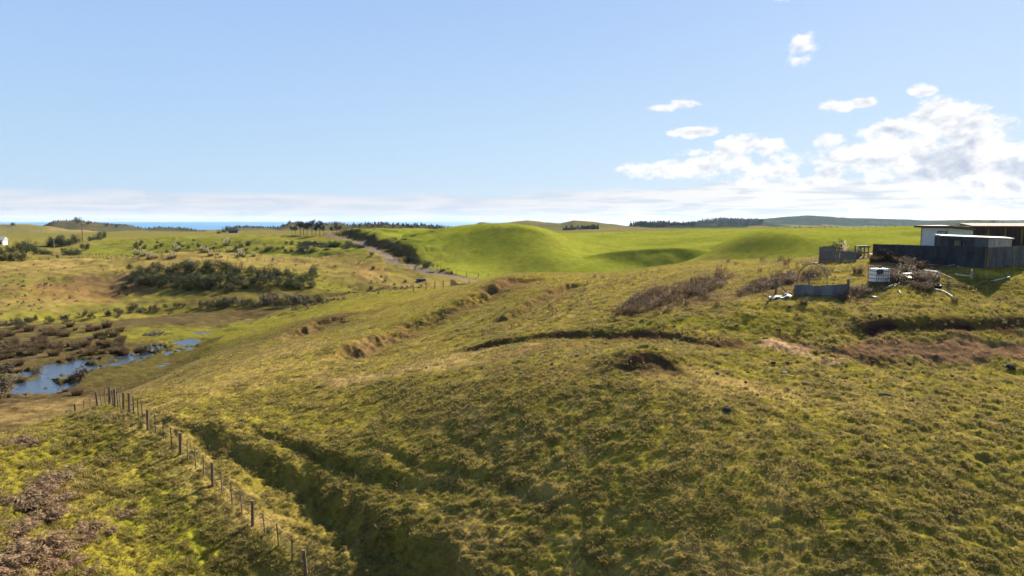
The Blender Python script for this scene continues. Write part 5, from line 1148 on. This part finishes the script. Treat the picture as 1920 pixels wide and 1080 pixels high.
for i, (px, py) in enumerate([(652, 453), (639, 446)]):
    x_, y_ = pixw(px, py, H); o = thing('road_sign', ['thin roadside sign beside the gravel road cutting', 'higher roadside sign further up the gravel road'][i], 'road sign', (x_, y_, hz(x_, y_))); MB().tube([(0, 0, -.3), (0, 0, 2.4)], .06, 6).obj('sign_pole', M['iron'], o); MB().box((0, -.07, 2.3), (.7, .05, .7)).obj('sign_plate', M['white'], o)
o = thing('culvert', 'concrete culvert block at the foot of the road bank', 'culvert', onpix(790, 527)); MB().box((0, 0, .3), (2.6, .8, .7)).obj('headwall', M['stonegrey'], o); MB().tube([(-.2, -.75, .25), (-.2, .2, .25)], .32, 12).obj('culvert_pipe', M['dark'], o)
o = thing('hay_feeder', 'pale rock pile by the paddock fence above the road', 'rock', onpix(807, 511)); o.name = 'rock_pile'
for i in range(5):
    c_ = bpy.data.objects.new('rock', cl[i % 3].copy()); c_.data.materials.clear(); c_.data.materials.append(M['stone']); C.objects.link(c_); c_.parent = o; c_.location = ((i-2)*.5, (i % 2)*.4, .2); c_.scale = (1.6, 1.6, 2)

# ---------------------------------------------------------------- distant woods
def conif_mesh(seed):
    rnd = random.Random(seed); v, f = leafy(60, 4.2, 4.2, 17, 2.1, seed, 7, 1.5)
    me = bpy.data.meshes.new('wood_tree'); me.from_pydata([tuple(p) for p in v], [], f); me.materials.append(M['pine']); return me
def wood(name, label, cat, segs, n_, size, thick=60):
    pts_ = []; rnd = random.Random(len(label))
    for i in range(n_):
        px0, px1, Y = segs[i % len(segs)]; px = rnd.uniform(px0, px1); YY = Y+rnd.uniform(-thick, thick); x = (px-CX)/F*YY; pts_.append((x, YY))
    X = np.array(pts_); Z = H(X[:, 0], X[:, 1])-1
    ms = [conif_mesh(500+i) for i in range(4)]
    for m_ in ms: m_.materials.clear()
    scatter(name, ms, M['pine'], np.c_[X, Z], np.ones((n_, 3))*.05, RNG.uniform(.7, 1.25, n_)*size, label, cat, .03)
wood('plantation_wood', 'dark pine plantation in the middle distance behind the green paddock', 'wood', [(1180, 1300, 1600), (1190, 1250, 1560), (1225, 1302, 1620)], 900, .42, 110)
wood('hedge_wood', 'thin dark tree line below the pale distant hills', 'wood', [(1056, 1122, 1130)], 120, .38, 14)
wood('far_wood', 'far blue green forest block right of the plantation', 'wood', [(1290, 1430, 2600), (1345, 1425, 2500)], 1200, .62, 190)
wood('ridge_wood', 'clump of tall trees on the horizon above the barn', 'wood', [(1792, 1880, 1300), (1830, 1878, 1290)], 190, .62, 30)
wood('field_hedge', 'low broken hedge along the back of the green paddock', 'hedge', [(1480, 1590, 640), (1485, 1550, 640)], 90, .20, 8)
wood('coastal_scrub', 'dark scrub covering the distant coastal dunes', 'scrub', [(95, 370, 1480), (660, 850, 890), (425, 520, 1240), (520, 660, 1240)], 1500, .20, 80)

# ---------------------------------------------------------------- haze
hm = bpy.data.materials.new('haze'); hm.use_nodes = True; ht = NT(hm.node_tree); ht.n.clear(); ho = ht.n.new('ShaderNodeOutputMaterial'); pv = ht.n.new('ShaderNodeVolumePrincipled')
pv.inputs['Color'].default_value = (.55, .75, 1, 1); pv.inputs['Density'].default_value = 2.0e-5; pv.inputs['Anisotropy'].default_value = .2; ht.l.new(pv.outputs[0], ho.inputs['Volume'])
hb = MB().box((0, 0, 0), (28600, 28600, 150)).obj('haze', hm); hb.location = (0, 0, -60+26+38); tag(hb, kind='stuff'); hb['label'] = 'thin pale sea haze over the distance'; hb['category'] = 'haze'
